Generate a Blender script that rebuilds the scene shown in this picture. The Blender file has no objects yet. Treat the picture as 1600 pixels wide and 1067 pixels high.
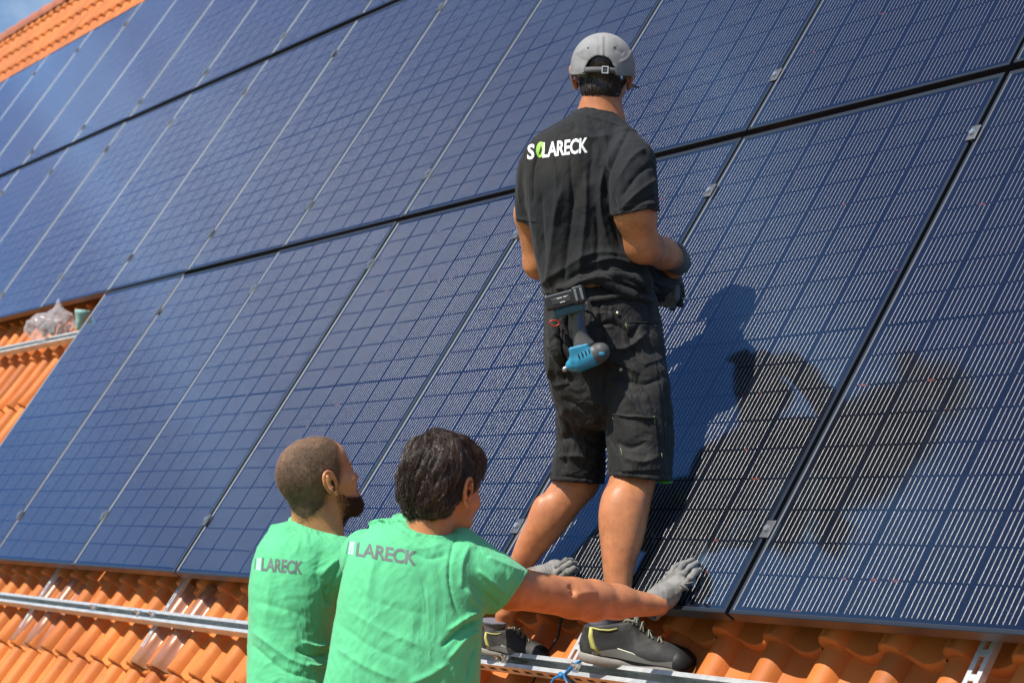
import bpy, bmesh, math, random
import numpy as np
from mathutils import Matrix, Vector
from mathutils.bvhtree import BVHTree
random.seed(7); rng = np.random.default_rng(7)
S = bpy.context.scene
COL = S.collection
rad = math.radians

# ------------------------------------------------------------------ camera
# roof frame: u along the eave, v up the slope, n out of the roof
SN, CS = math.sin(rad(55.79)), math.cos(rad(55.79))
RW = np.array([[1, 0, 0], [0, CS, -SN], [0, SN, CS]])        # roof -> world
FPX = 3163.78                                              # focal length in pixels of a 1600 px wide picture
_w = np.array([2.197462046308361, 0.33191758799522963, -1.255967467427075]); _t = np.array([0.5170000005393115, 0.6506323463499868, 4.884480803632556])
def _rot(w):
    th = np.linalg.norm(w); k = w / th
    K = np.array([[0, -k[2], k[1]], [k[2], 0, -k[0]], [-k[1], k[0], 0]])
    return np.eye(3) + np.sin(th) * K + (1 - np.cos(th)) * K @ K
RC = _rot(_w)
CAMR = -RC.T @ _t                                          # camera in roof frame
CAMW = RW @ CAMR
AX = np.column_stack([RW @ RC[0], -(RW @ RC[1]), -(RW @ RC[2])])   # camera axes in world
cam_data = bpy.data.cameras.new('camera')
cam = bpy.data.objects.new('camera', cam_data); COL.objects.link(cam)
mw = np.eye(4); mw[:3, :3] = AX; mw[:3, 3] = CAMW
cam.matrix_world = Matrix(mw.tolist())
cam_data.sensor_width = 36.0
cam_data.lens = 36.0 * FPX / 1600.0
cam_data.clip_start = 0.05; cam_data.clip_end = 5000
cam_data.dof.use_dof = True; cam_data.dof.focus_distance = 5.35; cam_data.dof.aperture_fstop = 7.0
S.camera = cam

# ------------------------------------------------------------------ world, sun, exposure
sd = RW @ np.array([0.05, 0.345, 0.935]); sd /= np.linalg.norm(sd)
SUN_EL = math.asin(sd[2]); SUN_AZ = math.atan2(sd[0], sd[1])
W = bpy.data.worlds.new('World'); S.world = W; W.use_nodes = True
nt = W.node_tree; nt.nodes.clear()
def N(t, typ, **kw):
    n = t.nodes.new(typ)
    for k, v in kw.items():
        if k == 'ins':
            for a, b in v.items(): n.inputs[a].default_value = b
        else: setattr(n, k, v)
    return n
sky = N(nt, 'ShaderNodeTexSky', sky_type='NISHITA', sun_disc=False, sun_elevation=SUN_EL, sun_rotation=SUN_AZ,
        altitude=300, air_density=1.0, dust_density=0.9, ozone_density=3.0)
tc = N(nt, 'ShaderNodeTexCoord')
mp = N(nt, 'ShaderNodeMapping'); mp.inputs['Scale'].default_value = (1.3, 1.3, 3.2); mp.inputs['Location'].default_value = (0.35, 0.2, 0.1)
cn = N(nt, 'ShaderNodeTexNoise', ins={'Scale': 1.6, 'Detail': 8.0, 'Roughness': 0.6, 'Distortion': 0.5})
cr = N(nt, 'ShaderNodeValToRGB'); cr.color_ramp.elements[0].position = 0.50; cr.color_ramp.elements[1].position = 0.74
cr.color_ramp.elements[1].color = (0.55, 0.55, 0.55, 1)
mixc = N(nt, 'ShaderNodeMixRGB'); mixc.inputs['Color2'].default_value = (12.0, 12.4, 13.0, 1)
bg = N(nt, 'ShaderNodeBackground', ins={'Strength': 0.095})
wo = N(nt, 'ShaderNodeOutputWorld')
L = nt.links.new
L(tc.outputs['Generated'], mp.inputs['Vector']); L(mp.outputs['Vector'], cn.inputs['Vector'])
L(cn.outputs['Fac'], cr.inputs['Fac']); L(cr.outputs['Color'], mixc.inputs['Fac'])
hsv = N(nt, 'ShaderNodeHueSaturation', ins={'Saturation': 1.12, 'Value': 1.0}); L(sky.outputs['Color'], hsv.inputs['Color']); L(hsv.outputs['Color'], mixc.inputs['Color1']); L(mixc.outputs['Color'], bg.inputs['Color']); L(bg.outputs['Background'], wo.inputs['Surface'])
sl = bpy.data.lights.new('sun', 'SUN'); sl.energy = 5.0; sl.angle = rad(0.53); sl.color = (1.0, 0.95, 0.87)
so = bpy.data.objects.new('sun', sl); COL.objects.link(so)
so.rotation_euler = Vector(sd.tolist()).to_track_quat('Z', 'Y').to_euler()
S.view_settings.view_transform = 'Standard'; S.view_settings.look = 'None'
S.view_settings.gamma = 1.0; S.view_settings.exposure = 0.40; S.view_settings.use_curve_mapping = False

# ------------------------------------------------------------------ geometry helpers
def r2w(p):
    return np.asarray(p, float) @ RW.T
def ray(px, py):
    return RC.T @ np.array([(px - 800) / FPX, (py - 533.5) / FPX, 1.0])
def onroof(px, py, n=0.0):
    d = ray(px, py); s = (n - CAMR[2]) / d[2]
    return CAMR + s * d
def c2w(p):                                                 # camera space (x right, y up, -z away) -> world
    return np.asarray(p, float) @ AX.T + CAMW
def w2c(p):
    return (np.asarray(p, float) - CAMW) @ AX
def P(px, py, d):                                           # picture point at depth d (m) -> camera space
    return np.array([(px - 800) / FPX * d, -(py - 533.5) / FPX * d, -d])
def PN(px, py, n):                                          # picture point at height n above the panels -> camera space
    return w2c(r2w(onroof(px, py, n)))
def topx(c):                                                # camera space -> picture
    return 800 + FPX * c[..., 0] / -c[..., 2], 533.5 - FPX * c[..., 1] / -c[..., 2]
ROOFM = Matrix([list(RW[0]) + [0], list(RW[1]) + [0], list(RW[2]) + [0], [0, 0, 0, 1]])

def link(o, parent=None):
    COL.objects.link(o)
    if parent is not None: o.parent = parent
    return o
def tag(o, label=None, cat=None, group=None, kind=None):
    if label: o['label'] = label
    if cat: o['category'] = cat
    if group: o['group'] = group
    if kind: o['kind'] = kind
    return o
def empty(name, loc, label=None, cat=None, group=None, rot=None):
    o = bpy.data.objects.new(name, None); o.empty_display_size = 0.1
    if rot is not None: o.matrix_world = Matrix.Translation(Vector(list(loc))) @ rot
    else: o.location = list(loc)
    COL.objects.link(o)
    return tag(o, label, cat, group)
def meshobj(name, verts, faces, mat, parent=None, smooth=True, mats=None, fmat=None):
    """verts given in the parent's local frame"""
    me = bpy.data.meshes.new(name)
    me.from_pydata([tuple(map(float, v)) for v in verts], [], [tuple(int(i) for i in f) for f in faces])
    if mats:
        for m in mats: me.materials.append(m)
        if fmat is not None: me.polygons.foreach_set('material_index', np.asarray(fmat, np.int32))
    else: me.materials.append(mat)
    me.polygons.foreach_set('use_smooth', [smooth] * len(me.polygons))
    me.update()
    return link(bpy.data.objects.new(name, me), parent)
class MB:
    """collects plain shapes in one mesh"""
    def __init__(s): s.v = []; s.f = []; s.m = []
    def add(s, v, f, mi=0):
        o = len(s.v); s.v += [tuple(map(float, x)) for x in v]; s.f += [tuple(i + o for i in q) for q in f]; s.m += [mi] * len(f)
    def box(s, x0, x1, y0, y1, z0, z1, mi=0, bev=0.0, M=None):
        if bev <= 0:
            v = [(x, y, z) for z in (z0, z1) for y in (y0, y1) for x in (x0, x1)]
            f = [(0, 2, 3, 1), (4, 5, 7, 6), (0, 1, 5, 4), (2, 6, 7, 3), (0, 4, 6, 2), (1, 3, 7, 5)]
        else:
            bm = bmesh.new(); bmesh.ops.create_cube(bm, size=1)
            for q in bm.verts: q.co = Vector(((x0 + x1) / 2 + q.co.x * (x1 - x0), (y0 + y1) / 2 + q.co.y * (y1 - y0), (z0 + z1) / 2 + q.co.z * (z1 - z0)))
            bmesh.ops.bevel(bm, geom=bm.edges[:], offset=bev, segments=2, affect='EDGES', profile=0.6)
            v = [tuple(q.co) for q in bm.verts]; bm.verts.index_update(); f = [tuple(q.index for q in p.verts) for p in bm.faces]; bm.free()
        if M is not None: v = [tuple(M @ Vector(q)) for q in v]
        s.add(v, f, mi)
    def tube(s, pts, r, n=8, mi=0, caps=True):
        pts = [Vector([float(c) for c in p]) for p in pts]; rs = r if hasattr(r, '__len__') else [r] * len(pts)
        v = []; up = None
        for i, p in enumerate(pts):
            t = (pts[min(i + 1, len(pts) - 1)] - pts[max(i - 1, 0)]).normalized()
            if up is None: up = t.orthogonal().normalized()
            up = (up - t * up.dot(t)).normalized(); w = t.cross(up)
            for k in range(n):
                a = 2 * math.pi * k / n; v.append(p + (up * math.cos(a) + w * math.sin(a)) * rs[i])
        f = [(i * n + k, i * n + (k + 1) % n, (i + 1) * n + (k + 1) % n, (i + 1) * n + k) for i in range(len(pts) - 1) for k in range(n)]
        if caps: f += [tuple(range(n - 1, -1, -1)), tuple((len(pts) - 1) * n + k for k in range(n))]
        s.add(v, f, mi)
    def cyl(s, c, ax, r, h, n=20, mi=0, r2=None):
        c = Vector(c); ax = Vector(ax).normalized()
        s.tube([c, c + ax * h], [r, r if r2 is None else r2], n, mi)
    def build(s, name, mat, parent=None, smooth=False, mats=None):
        return meshobj(name, s.v, s.f, mat, parent, smooth, mats, s.m if mats else None)

# ------------------------------------------------------------------ materials
def M_(t, op, a, b=None, c=None, clamp=False):
    n = t.nodes.new('ShaderNodeMath'); n.operation = op; n.use_clamp = clamp
    for i, x in enumerate((a, b, c)):
        if x is None: continue
        if isinstance(x, (int, float)): n.inputs[i].default_value = x
        else: t.links.new(x, n.inputs[i])
    return n.outputs[0]

def mat(name, color=(0.5, 0.5, 0.5), rough=0.6, metal=0.0, noise=0.0, nscale=20.0, bump=0.0, bscale=200.0, coat=0.0, sss=0.0, spec=0.5,
        wrinkle=0.0, wscale=14.0, col2=None, c2scale=5.0, c2lo=0.45, c2hi=0.6, sheen=0.0, bdist=0.002):
    m = bpy.data.materials.new(name); m.use_nodes = True; t = m.node_tree; b = t.nodes['Principled BSDF']
    b.inputs['Roughness'].default_value = rough; b.inputs['Metallic'].default_value = metal
    b.inputs['Specular IOR Level'].default_value = spec
    b.inputs['Coat Weight'].default_value = coat; b.inputs['Coat Roughness'].default_value = 0.15
    b.inputs['Sheen Weight'].default_value = sheen
    if sss: 
        b.inputs['Subsurface Weight'].default_value = sss; b.inputs['Subsurface Radius'].default_value = (1, 0.35, 0.18); b.inputs['Subsurface Scale'].default_value = 0.008
    tcn = N(t, 'ShaderNodeTexCoord'); src = None
    rgb = N(t, 'ShaderNodeRGB'); rgb.outputs[0].default_value = (*color, 1); src = rgb.outputs[0]
    if col2:
        n2 = N(t, 'ShaderNodeTexNoise', ins={'Scale': c2scale, 'Detail': 6.0, 'Roughness': 0.6}); t.links.new(tcn.outputs['Object'], n2.inputs['Vector'])
        r2 = N(t, 'ShaderNodeMapRange', ins={'From Min': c2lo, 'From Max': c2hi}); t.links.new(n2.outputs['Fac'], r2.inputs['Value'])
        mx = N(t, 'ShaderNodeMixRGB'); mx.inputs['Color2'].default_value = (*col2, 1)
        t.links.new(r2.outputs['Result'], mx.inputs['Fac']); t.links.new(src, mx.inputs['Color1']); src = mx.outputs['Color']
    if noise:
        n1 = N(t, 'ShaderNodeTexNoise', ins={'Scale': nscale, 'Detail': 5.0}); t.links.new(tcn.outputs['Object'], n1.inputs['Vector'])
        r1 = N(t, 'ShaderNodeMapRange', ins={'From Min': 0.3, 'From Max': 0.7, 'To Min': 1 - noise, 'To Max': 1 + noise}); t.links.new(n1.outputs['Fac'], r1.inputs['Value'])
        hs = N(t, 'ShaderNodeHueSaturation'); t.links.new(r1.outputs['Result'], hs.inputs['Value']); t.links.new(src, hs.inputs['Color']); src = hs.outputs['Color']
    t.links.new(src, b.inputs['Base Color'])
    if bump:
        n3 = N(t, 'ShaderNodeTexNoise', ins={'Scale': bscale, 'Detail': 4.0}); t.links.new(tcn.outputs['Object'], n3.inputs['Vector'])
        bp = N(t, 'ShaderNodeBump', ins={'Strength': bump, 'Distance': bdist}); t.links.new(n3.outputs['Fac'], bp.inputs['Height']); t.links.new(bp.outputs['Normal'], b.inputs['Normal'])
        if wrinkle:
            wm = N(t, 'ShaderNodeMapping'); wm.inputs['Scale'].default_value = (1.0, 1.0, 0.45); wm.inputs['Rotation'].default_value = (0.5, 0.3, 0.2); t.links.new(tcn.outputs['Object'], wm.inputs['Vector'])
            n4 = N(t, 'ShaderNodeTexNoise', ins={'Scale': wscale, 'Detail': 4.0, 'Roughness': 0.45, 'Distortion': 1.6}); t.links.new(wm.outputs[0], n4.inputs['Vector'])
            rd = M_(t, 'SUBTRACT', 1.0, M_(t, 'ABSOLUTE', M_(t, 'MULTIPLY', M_(t, 'SUBTRACT', n4.outputs['Fac'], 0.5), 4.0)), clamp=True)
            b4 = N(t, 'ShaderNodeBump', ins={'Strength': wrinkle, 'Distance': 0.006}); t.links.new(M_(t, 'POWER', rd, 2.0), b4.inputs['Height']); t.links.new(b4.outputs[0], bp.inputs['Normal'])
    return m
CW, CH = 1.143, 1.735                                       # module size
def panel_material():
    m = bpy.data.materials.new('module_glass'); m.use_nodes = True; t = m.node_tree; t.nodes.clear()
    out = N(t, 'ShaderNodeOutputMaterial'); tc = N(t, 'ShaderNodeTexCoord'); sp = N(t, 'ShaderNodeSeparateXYZ')
    t.links.new(tc.outputs['Object'], sp.inputs[0]); x, y = sp.outputs[0], sp.outputs[1]
    cx = (CW - 0.044) / 6; cy = (CH / 2 - 0.0215) / 9
    fx = M_(t, 'DIVIDE', M_(t, 'SUBTRACT', x, 0.022), cx)
    # two halves of 9 rows with a gap in the middle
    up = M_(t, 'GREATER_THAN', y, CH / 2)
    yy = M_(t, 'SUBTRACT', y, M_(t, 'ADD', M_(t, 'MULTIPLY', up, CH / 2 - 0.020 + 0.0015), 0.020))
    fy = M_(t, 'DIVIDE', yy, cy)
    gx = M_(t, 'FRACT', fx); gy = M_(t, 'FRACT', fy)
    def inside(v, lo, hi, soft=None):
        return M_(t, 'MULTIPLY', M_(t, 'GREATER_THAN', v, lo), M_(t, 'LESS_THAN', v, hi))
    cellx = inside(gx, 0.018, 0.982); celly = inside(gy, 0.015, 0.985)
    lim = M_(t, 'MULTIPLY', inside(fx, 0.0, 6.0), inside(fy, 0.0, 9.0))
    cell = M_(t, 'MULTIPLY', M_(t, 'MULTIPLY', cellx, celly), lim)
    # ten round wires per cell
    wf = M_(t, 'MULTIPLY', M_(t, 'SUBTRACT', gx, 0.030), 10 / 0.940)
    wfr = M_(t, 'FRACT', wf)
    wobn = N(t, 'ShaderNodeTexNoise', ins={'Scale': 7.0, 'Detail': 1.0}); t.links.new(tc.outputs['Object'], wobn.inputs['Vector'])
    # the wires stand up from the cell, so they cover more of it the flatter one looks at the glass
    geo = N(t, 'ShaderNodeNewGeometry'); dt = N(t, 'ShaderNodeVectorMath', operation='DOT_PRODUCT'); t.links.new(geo.outputs['Incoming'], dt.inputs[0]); t.links.new(geo.outputs['True Normal'], dt.inputs[1])
    cosi = M_(t, 'MAXIMUM', M_(t, 'ABSOLUTE', dt.outputs['Value']), 0.12)
    hw = M_(t, 'MINIMUM', M_(t, 'MULTIPLY', M_(t, 'POWER', cosi, -0.95), 0.040), 0.24)
    a = M_(t, 'DIVIDE', M_(t, 'SUBTRACT', wfr, 0.5), hw)      # -1..1 across a wire
    wire = M_(t, 'MULTIPLY', M_(t, 'LESS_THAN', M_(t, 'ABSOLUTE', a), 1.0), M_(t, 'MULTIPLY', inside(wf, 0.0, 10.0), M_(t, 'MULTIPLY', inside(gy, 0.029, 0.971), lim)))
    # wire normals: a cylinder lying along the module
    ac = M_(t, 'MULTIPLY', a, 0.92)
    nz = M_(t, 'SQRT', M_(t, 'MAXIMUM', M_(t, 'SUBTRACT', 1.0, M_(t, 'MULTIPLY', ac, ac)), 0.05))
    def vec(v): 
        c = N(t, 'ShaderNodeCombineXYZ')
        for i in range(3): c.inputs[i].default_value = float(v[i])
        return c.outputs[0]
    sc1 = N(t, 'ShaderNodeVectorMath', operation='SCALE'); t.links.new(vec(r2w([1, 0, 0])), sc1.inputs[0]); t.links.new(ac, sc1.inputs['Scale'])
    sc2 = N(t, 'ShaderNodeVectorMath', operation='SCALE'); t.links.new(vec(r2w([0, 0, 1])), sc2.inputs[0]); t.links.new(nz, sc2.inputs['Scale'])
    ad = N(t, 'ShaderNodeVectorMath', operation='ADD'); t.links.new(sc1.outputs[0], ad.inputs[0]); t.links.new(sc2.outputs[0], ad.inputs[1])
    # layer under the glass: silicon and the wires
    oi = N(t, 'ShaderNodeObjectInfo')
    # per-cell tone, dusty flecks
    flx = M_(t, 'FLOOR', fx); fly = M_(t, 'FLOOR', fy)
    cb = N(t, 'ShaderNodeCombineXYZ'); t.links.new(M_(t, 'ADD', flx, M_(t, 'MULTIPLY', oi.outputs['Random'], 91.0)), cb.inputs[0]); t.links.new(M_(t, 'ADD', fly, M_(t, 'MULTIPLY', up, 17.0)), cb.inputs[1])
    wn = N(t, 'ShaderNodeTexWhiteNoise', noise_dimensions='2D'); t.links.new(cb.outputs[0], wn.inputs['Vector'])
    cellc = N(t, 'ShaderNodeMixRGB'); cellc.inputs['Color1'].default_value = (0.0010, 0.0016, 0.0050, 1); cellc.inputs['Color2'].default_value = (0.0016, 0.0026, 0.0075, 1)
    t.links.new(wn.outputs['Value'], cellc.inputs['Fac'])
    gap = N(t, 'ShaderNodeMixRGB'); gap.inputs['Color1'].default_value = (0.0012, 0.0030, 0.010, 1); t.links.new(cell, gap.inputs['Fac']); t.links.new(cellc.outputs[0], gap.inputs['Color2'])
    # reddish flecks painted into the colour at some cell gaps
    nearg = M_(t, 'GREATER_THAN', M_(t, 'ABSOLUTE', M_(t, 'SUBTRACT', gy, 0.5)), 0.468)
    cp = N(t, 'ShaderNodeTexNoise', ins={'Scale': 14.0, 'Detail': 2.0}); 
    cmb = N(t, 'ShaderNodeCombineXYZ'); t.links.new(M_(t, 'ADD', x, M_(t, 'MULTIPLY', oi.outputs['Random'], 31.0)), cmb.inputs[0]); t.links.new(y, cmb.inputs[1]); t.links.new(cmb.outputs[0], cp.inputs['Vector'])
    red_fleck = M_(t, 'MULTIPLY', M_(t, 'MULTIPLY', nearg, lim), M_(t, 'GREATER_THAN', cp.outputs['Fac'], 0.67))
    colr = N(t, 'ShaderNodeMixRGB'); t.links.new(red_fleck, colr.inputs['Fac']); t.links.new(gap.outputs[0], colr.inputs['Color1']); colr.inputs['Color2'].default_value = (0.11, 0.032, 0.02, 1)
    sil = N(t, 'ShaderNodeBsdfPrincipled', ins={'Roughness': 0.5, 'Specular IOR Level': 0.12}); t.links.new(colr.outputs[0], sil.inputs['Base Color'])
    wbs = N(t, 'ShaderNodeBsdfPrincipled', ins={'Base Color': (0.205, 0.202, 0.192, 1), 'Metallic': 0.62, 'Roughness': 0.30}); t.links.new(ad.outputs[0], wbs.inputs['Normal'])
    # fine grain noise; the coarser one patterns the dust film
    dn = N(t, 'ShaderNodeTexNoise', ins={'Scale': 420.0, 'Detail': 2.0}); t.links.new(tc.outputs['Object'], dn.inputs['Vector'])
    dst = N(t, 'ShaderNodeTexNoise', ins={'Scale': 60.0, 'Detail': 5.0, 'Roughness': 0.7}); t.links.new(tc.outputs['Object'], dst.inputs['Vector'])
    mx = N(t, 'ShaderNodeMixShader'); t.links.new(wire, mx.inputs[0]); t.links.new(sil.outputs[0], mx.inputs[1]); t.links.new(wbs.outputs[0], mx.inputs[2])
    # dust film
    dust = N(t, 'ShaderNodeBsdfDiffuse', ins={'Color': (0.50, 0.47, 0.43, 1)})
    smx = N(t, 'ShaderNodeMapping'); smx.inputs['Scale'].default_value = (9.0, 1.6, 1.0); t.links.new(cmb.outputs[0], smx.inputs['Vector']); sm = N(t, 'ShaderNodeTexNoise', ins={'Scale': 2.2, 'Detail': 5.0, 'Roughness': 0.65}); t.links.new(smx.outputs[0], sm.inputs['Vector'])
    spk = N(t, 'ShaderNodeTexNoise', ins={'Scale': 130.0, 'Detail': 1.0}); t.links.new(cmb.outputs[0], spk.inputs['Vector'])
    df = M_(t, 'ADD', M_(t, 'MULTIPLY', M_(t, 'POWER', dst.outputs['Fac'], 3.0), M_(t, 'MULTIPLY', M_(t, 'POWER', sm.outputs['Fac'], 3.0), 0.12)), M_(t, 'MULTIPLY', M_(t, 'GREATER_THAN', spk.outputs['Fac'], 0.79), 0.25))
    mx2 = N(t, 'ShaderNodeMixShader'); t.links.new(df, mx2.inputs[0]); t.links.new(mx.outputs[0], mx2.inputs[1]); t.links.new(dust.outputs[0], mx2.inputs[2])
    # cover glass reflection
    gl = N(t, 'ShaderNodeBsdfGlossy', ins={'Roughness': 0.07, 'Color': (0.20, 0.46, 0.82, 1)})
    gb = N(t, 'ShaderNodeTexNoise', ins={'Scale': 900.0, 'Detail': 1.0}); t.links.new(tc.outputs['Object'], gb.inputs['Vector'])
    bp = N(t, 'ShaderNodeBump', ins={'Strength': 0.03, 'Distance': 0.0005}); t.links.new(gb.outputs['Fac'], bp.inputs['Height']); t.links.new(bp.outputs[0], gl.inputs['Normal'])
    fr = N(t, 'ShaderNodeFresnel', ins={'IOR': 1.5})
    mx3 = N(t, 'ShaderNodeMixShader'); t.links.new(M_(t, 'MULTIPLY', M_(t, 'POWER', fr.outputs[0], 0.85), 1.40, clamp=True), mx3.inputs[0]); t.links.new(mx2.outputs[0], mx3.inputs[1]); t.links.new(gl.outputs[0], mx3.inputs[2])
    t.links.new(mx3.outputs[0], out.inputs['Surface'])
    return m
MAT_GLASS = panel_material()
MAT_FRAME = mat('black_anodised_frame', (0.035, 0.045, 0.062), 0.38, 0.6)
MAT_LIP = mat('frame_inner_lip', (0.12, 0.125, 0.135), 0.5, 0.8)
MAT_ALU = mat('aluminium', (0.72, 0.72, 0.71), 0.42, 0.55, noise=0.12, nscale=30)
MAT_GALV = mat('galvanised_steel', (0.60, 0.61, 0.60), 0.5, 0.6, noise=0.10, nscale=45, col2=(0.50, 0.52, 0.52), c2scale=12)
MAT_STEEL = mat('dark_steel', (0.08, 0.08, 0.085), 0.4, 0.9)
def tile_material():
    m = mat('terracotta', (0.58, 0.182, 0.034), 0.62, noise=0.12, nscale=6, bump=0.25, bscale=260, coat=0.0, spec=0.35, col2=(0.46, 0.125, 0.024), c2scale=2.5, c2lo=0.35, c2hi=0.65)
    t = m.node_tree; b = t.nodes['Principled BSDF']; at = N(t, 'ShaderNodeAttribute', attribute_name='tone')
    lk = b.inputs['Base Color'].links[0]; src = lk.from_socket
    hs = N(t, 'ShaderNodeHueSaturation'); t.links.new(src, hs.inputs['Color']); t.links.new(at.outputs['Fac'], hs.inputs['Value']); t.links.new(hs.outputs[0], b.inputs['Base Color'])
    # grey lichen and soot specks
    tcn = N(t, 'ShaderNodeTexCoord'); n = N(t, 'ShaderNodeTexNoise', ins={'Scale': 38.0, 'Detail': 6.0, 'Roughness': 0.75}); t.links.new(tcn.outputs['Object'], n.inputs['Vector'])
    r = N(t, 'ShaderNodeMapRange', ins={'From Min': 0.58, 'From Max': 0.72, 'To Max': 0.65}); t.links.new(n.outputs['Fac'], r.inputs['Value'])
    mx = N(t, 'ShaderNodeMixRGB'); mx.inputs['Color2'].default_value = (0.16, 0.09, 0.05, 1); t.links.new(r.outputs[0], mx.inputs['Fac']); t.links.new(hs.outputs[0], mx.inputs['Color1']); t.links.new(mx.outputs[0], b.inputs['Base Color'])
    return m
MAT_TILE = tile_material()
MAT_RIDGE = mat('ridge_terracotta', (0.36, 0.12, 0.06), 0.6, noise=0.2, nscale=8, bump=0.3, bscale=150)
MAT_PLATE = mat('brown_metal_tile', (0.42, 0.17, 0.09), 0.25, 0.3, coat=0.5, noise=0.08)

# ------------------------------------------------------------------ setting: ground, house, tiled roof
gm = mat('meadow', (0.07, 0.11, 0.035), 0.9, noise=0.35, nscale=0.4, col2=(0.13, 0.12, 0.06), c2scale=0.08)
g = meshobj('ground', [(-400, -400, 0), (400, -400, 0), (400, 400, 0), (-400, 400, 0)], [(0, 1, 2, 3)], gm, smooth=False); g.location.z = -6.5
tag(g, kind='structure')

TU, TV = 0.2052, 0.36                                       # tile cover width, course length
U0, U1 = -21.5, 3.2
RIDGE_V = 6.60
def tile_profile(s):                                        # s 0..1 across one tile, height above the pan
    k = s
    if k < 0.40:                                            # the roll
        q = k / 0.40
        return 0.040 * (1 - abs(2 * q - 1) ** 2.6) ** 0.62 + 0.004
    q = (k - 0.40) / 0.60
    return 0.004 - 0.011 * math.sin(math.pi * q) ** 1.0
house = empty('house', (0, 0, 0), 'house under a steep orange clay tile roof that carries the solar panels', 'house', rot=ROOFM)
SX = [0, 0.03, 0.07, 0.12, 0.20, 0.28, 0.33, 0.37, 0.40, 0.45, 0.55, 0.65, 0.75, 0.85, 0.94, 1.0]
def build_tiles():
    V = []; F = []; T = []
    prof = [tile_profile(s) for s in SX]; ns = len(SX)
    ncol = int((U1 - U0) / TU)
    c0 = int(math.floor(-3.2 / TV))
    nrow = int(math.ceil((RIDGE_V + 0.0) / TV)) - c0
    for r in range(nrow):
        v0 = (c0 + r) * TV
        v1 = min(v0 + TV + 0.03, RIDGE_V + 0.02)
        for c in range(ncol):
            u0 = -0.155 - 0.040 + (c - int(-U0 / TU)) * TU
            dz = random.uniform(-0.002, 0.002); tilt = random.uniform(-0.003, 0.003); dv = random.uniform(-0.005, 0.005)
            tone = random.uniform(0.84, 1.12)
            if random.random() < 0.06: tone *= 0.86
            o = len(V)
            rows = [(v0 + dv + 0.000, -0.004), (v0 + dv, 0.024), (v0 + dv + 0.006, 0.030), (v0 + dv + 0.12, 0.018), (v0 + dv + 0.14, 0.0165), (v1, 0.0)]
            for ri, (v, z) in enumerate(rows):
                for s, p in zip(SX, prof):
                    sag = -0.018 * math.sin(math.pi * max(0, (s - 0.4) / 0.6)) if ri < 3 else 0
                    V.append((u0 + s * TU * (1.0 if s < 1 else 0.985), v + sag * 0.8, -0.172 + p + z + dz + tilt * (s - 0.5)))
                    T.append(tone * (0.9 if ri == 0 else 1))
            for a in range(len(rows) - 1):
                for b in range(ns - 1):
                    F.append((o + a * ns + b, o + a * ns + b + 1, o + (a + 1) * ns + b + 1, o + (a + 1) * ns + b))
            # right edge and left edge drops
            e = len(V)
            for ri, (v, z) in enumerate(rows):
                V.append((u0 + 0.002, v, -0.172 - 0.006 + dz + (z if ri else 0))); T.append(tone)
            for a in range(len(rows) - 1): F.append((o + a * ns, o + (a + 1) * ns, e + a + 1, e + a))
    ob = meshobj('tile_covering', V, F, MAT_TILE, house, True)
    at = ob.data.attributes.new('tone', 'FLOAT', 'POINT'); at.data.foreach_set('value', np.array(T, np.float32))
    md = ob.modifiers.new('es', 'EDGE_SPLIT'); md.split_angle = rad(50)
build_tiles()
deckm = mat('roof_battens', (0.16, 0.10, 0.06), 0.9)
b = MB(); b.box(U0, U1, -3.3, RIDGE_V - 0.05, -0.30, -0.19); b.build('roof_deck', deckm, house)
# ridge tiles along the top
rb = MB(); k = 0; x = U0
while x < U1:
    nseg = 12; r0, r1 = 0.125, 0.105; Ln = 0.40; v = []; 
    for xx, rr in ((x - 0.03, r0 + 0.004), (x + 0.02, r0), (x + Ln, r1)):
        for j in range(nseg + 1):
            a = math.pi * (1.05 - 1.1 * j / nseg) 
            dirv = (math.cos(a), math.sin(a))
            # apex points to the world vertical: rotate in the v-n plane
            yv = dirv[0] * CS + dirv[1] * SN; zn = -dirv[0] * SN + dirv[1] * CS
            v.append((xx, RIDGE_V + 0.035 + yv * rr, -0.175 + zn * rr * 0.95))
    f = [(i * (nseg + 1) + j, i * (nseg + 1) + j + 1, (i + 1) * (nseg + 1) + j + 1, (i + 1) * (nseg + 1) + j) for i in range(2) for j in range(nseg)]
    rb.add(v, f); rb.add([v[j] for j in range(nseg + 1)], [tuple(range(nseg + 1))]); x += Ln - 0.015
rb.build('ridge_tiles', MAT_RIDGE, house, True)
# far slope, gable-side walls under the roof
wallm = mat('rendered_wall', (0.72, 0.68, 0.60), 0.9, noise=0.05)
b = MB()
def far(y, z): return (CS * y, SN * y)  # helper unused in plan
yr = CS * RIDGE_V + SN * 0.19; zr = SN * RIDGE_V - CS * 0.19
def wv(x, Y, Z):                                           # world -> roof frame
    w = np.array([x, Y, Z]); return tuple(RW.T @ w)
ylow = CS * -3.3 + SN * 0.3 + 0.25; zlow = SN * -3.3 - CS * 0.3
far_y = 2 * yr - (CS * -3.3 + SN * 0.3)
b.add([wv(U0, yr, zr), wv(U1, yr, zr), wv(U1, far_y, zlow), wv(U0, far_y, zlow)], [(0, 1, 2, 3)])
b.build('far_slope', MAT_RIDGE, house)
b = MB()
for xx in (U0 + 0.3, U1 - 0.3):
    b.add([wv(xx, ylow, -6.5), wv(xx, far_y - 0.3, -6.5), wv(xx, far_y - 0.3, zlow), wv(xx, yr, zr - 0.35), wv(xx, ylow, zlow - 0.05)], [(0, 1, 2, 3, 4)])
b.add([wv(U0 + 0.3, ylow, -6.5), wv(U1 - 0.3, ylow, -6.5), wv(U1 - 0.3, ylow, zlow - 0.05), wv(U0 + 0.3, ylow, zlow - 0.05)], [(0, 1, 2, 3)])
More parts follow.
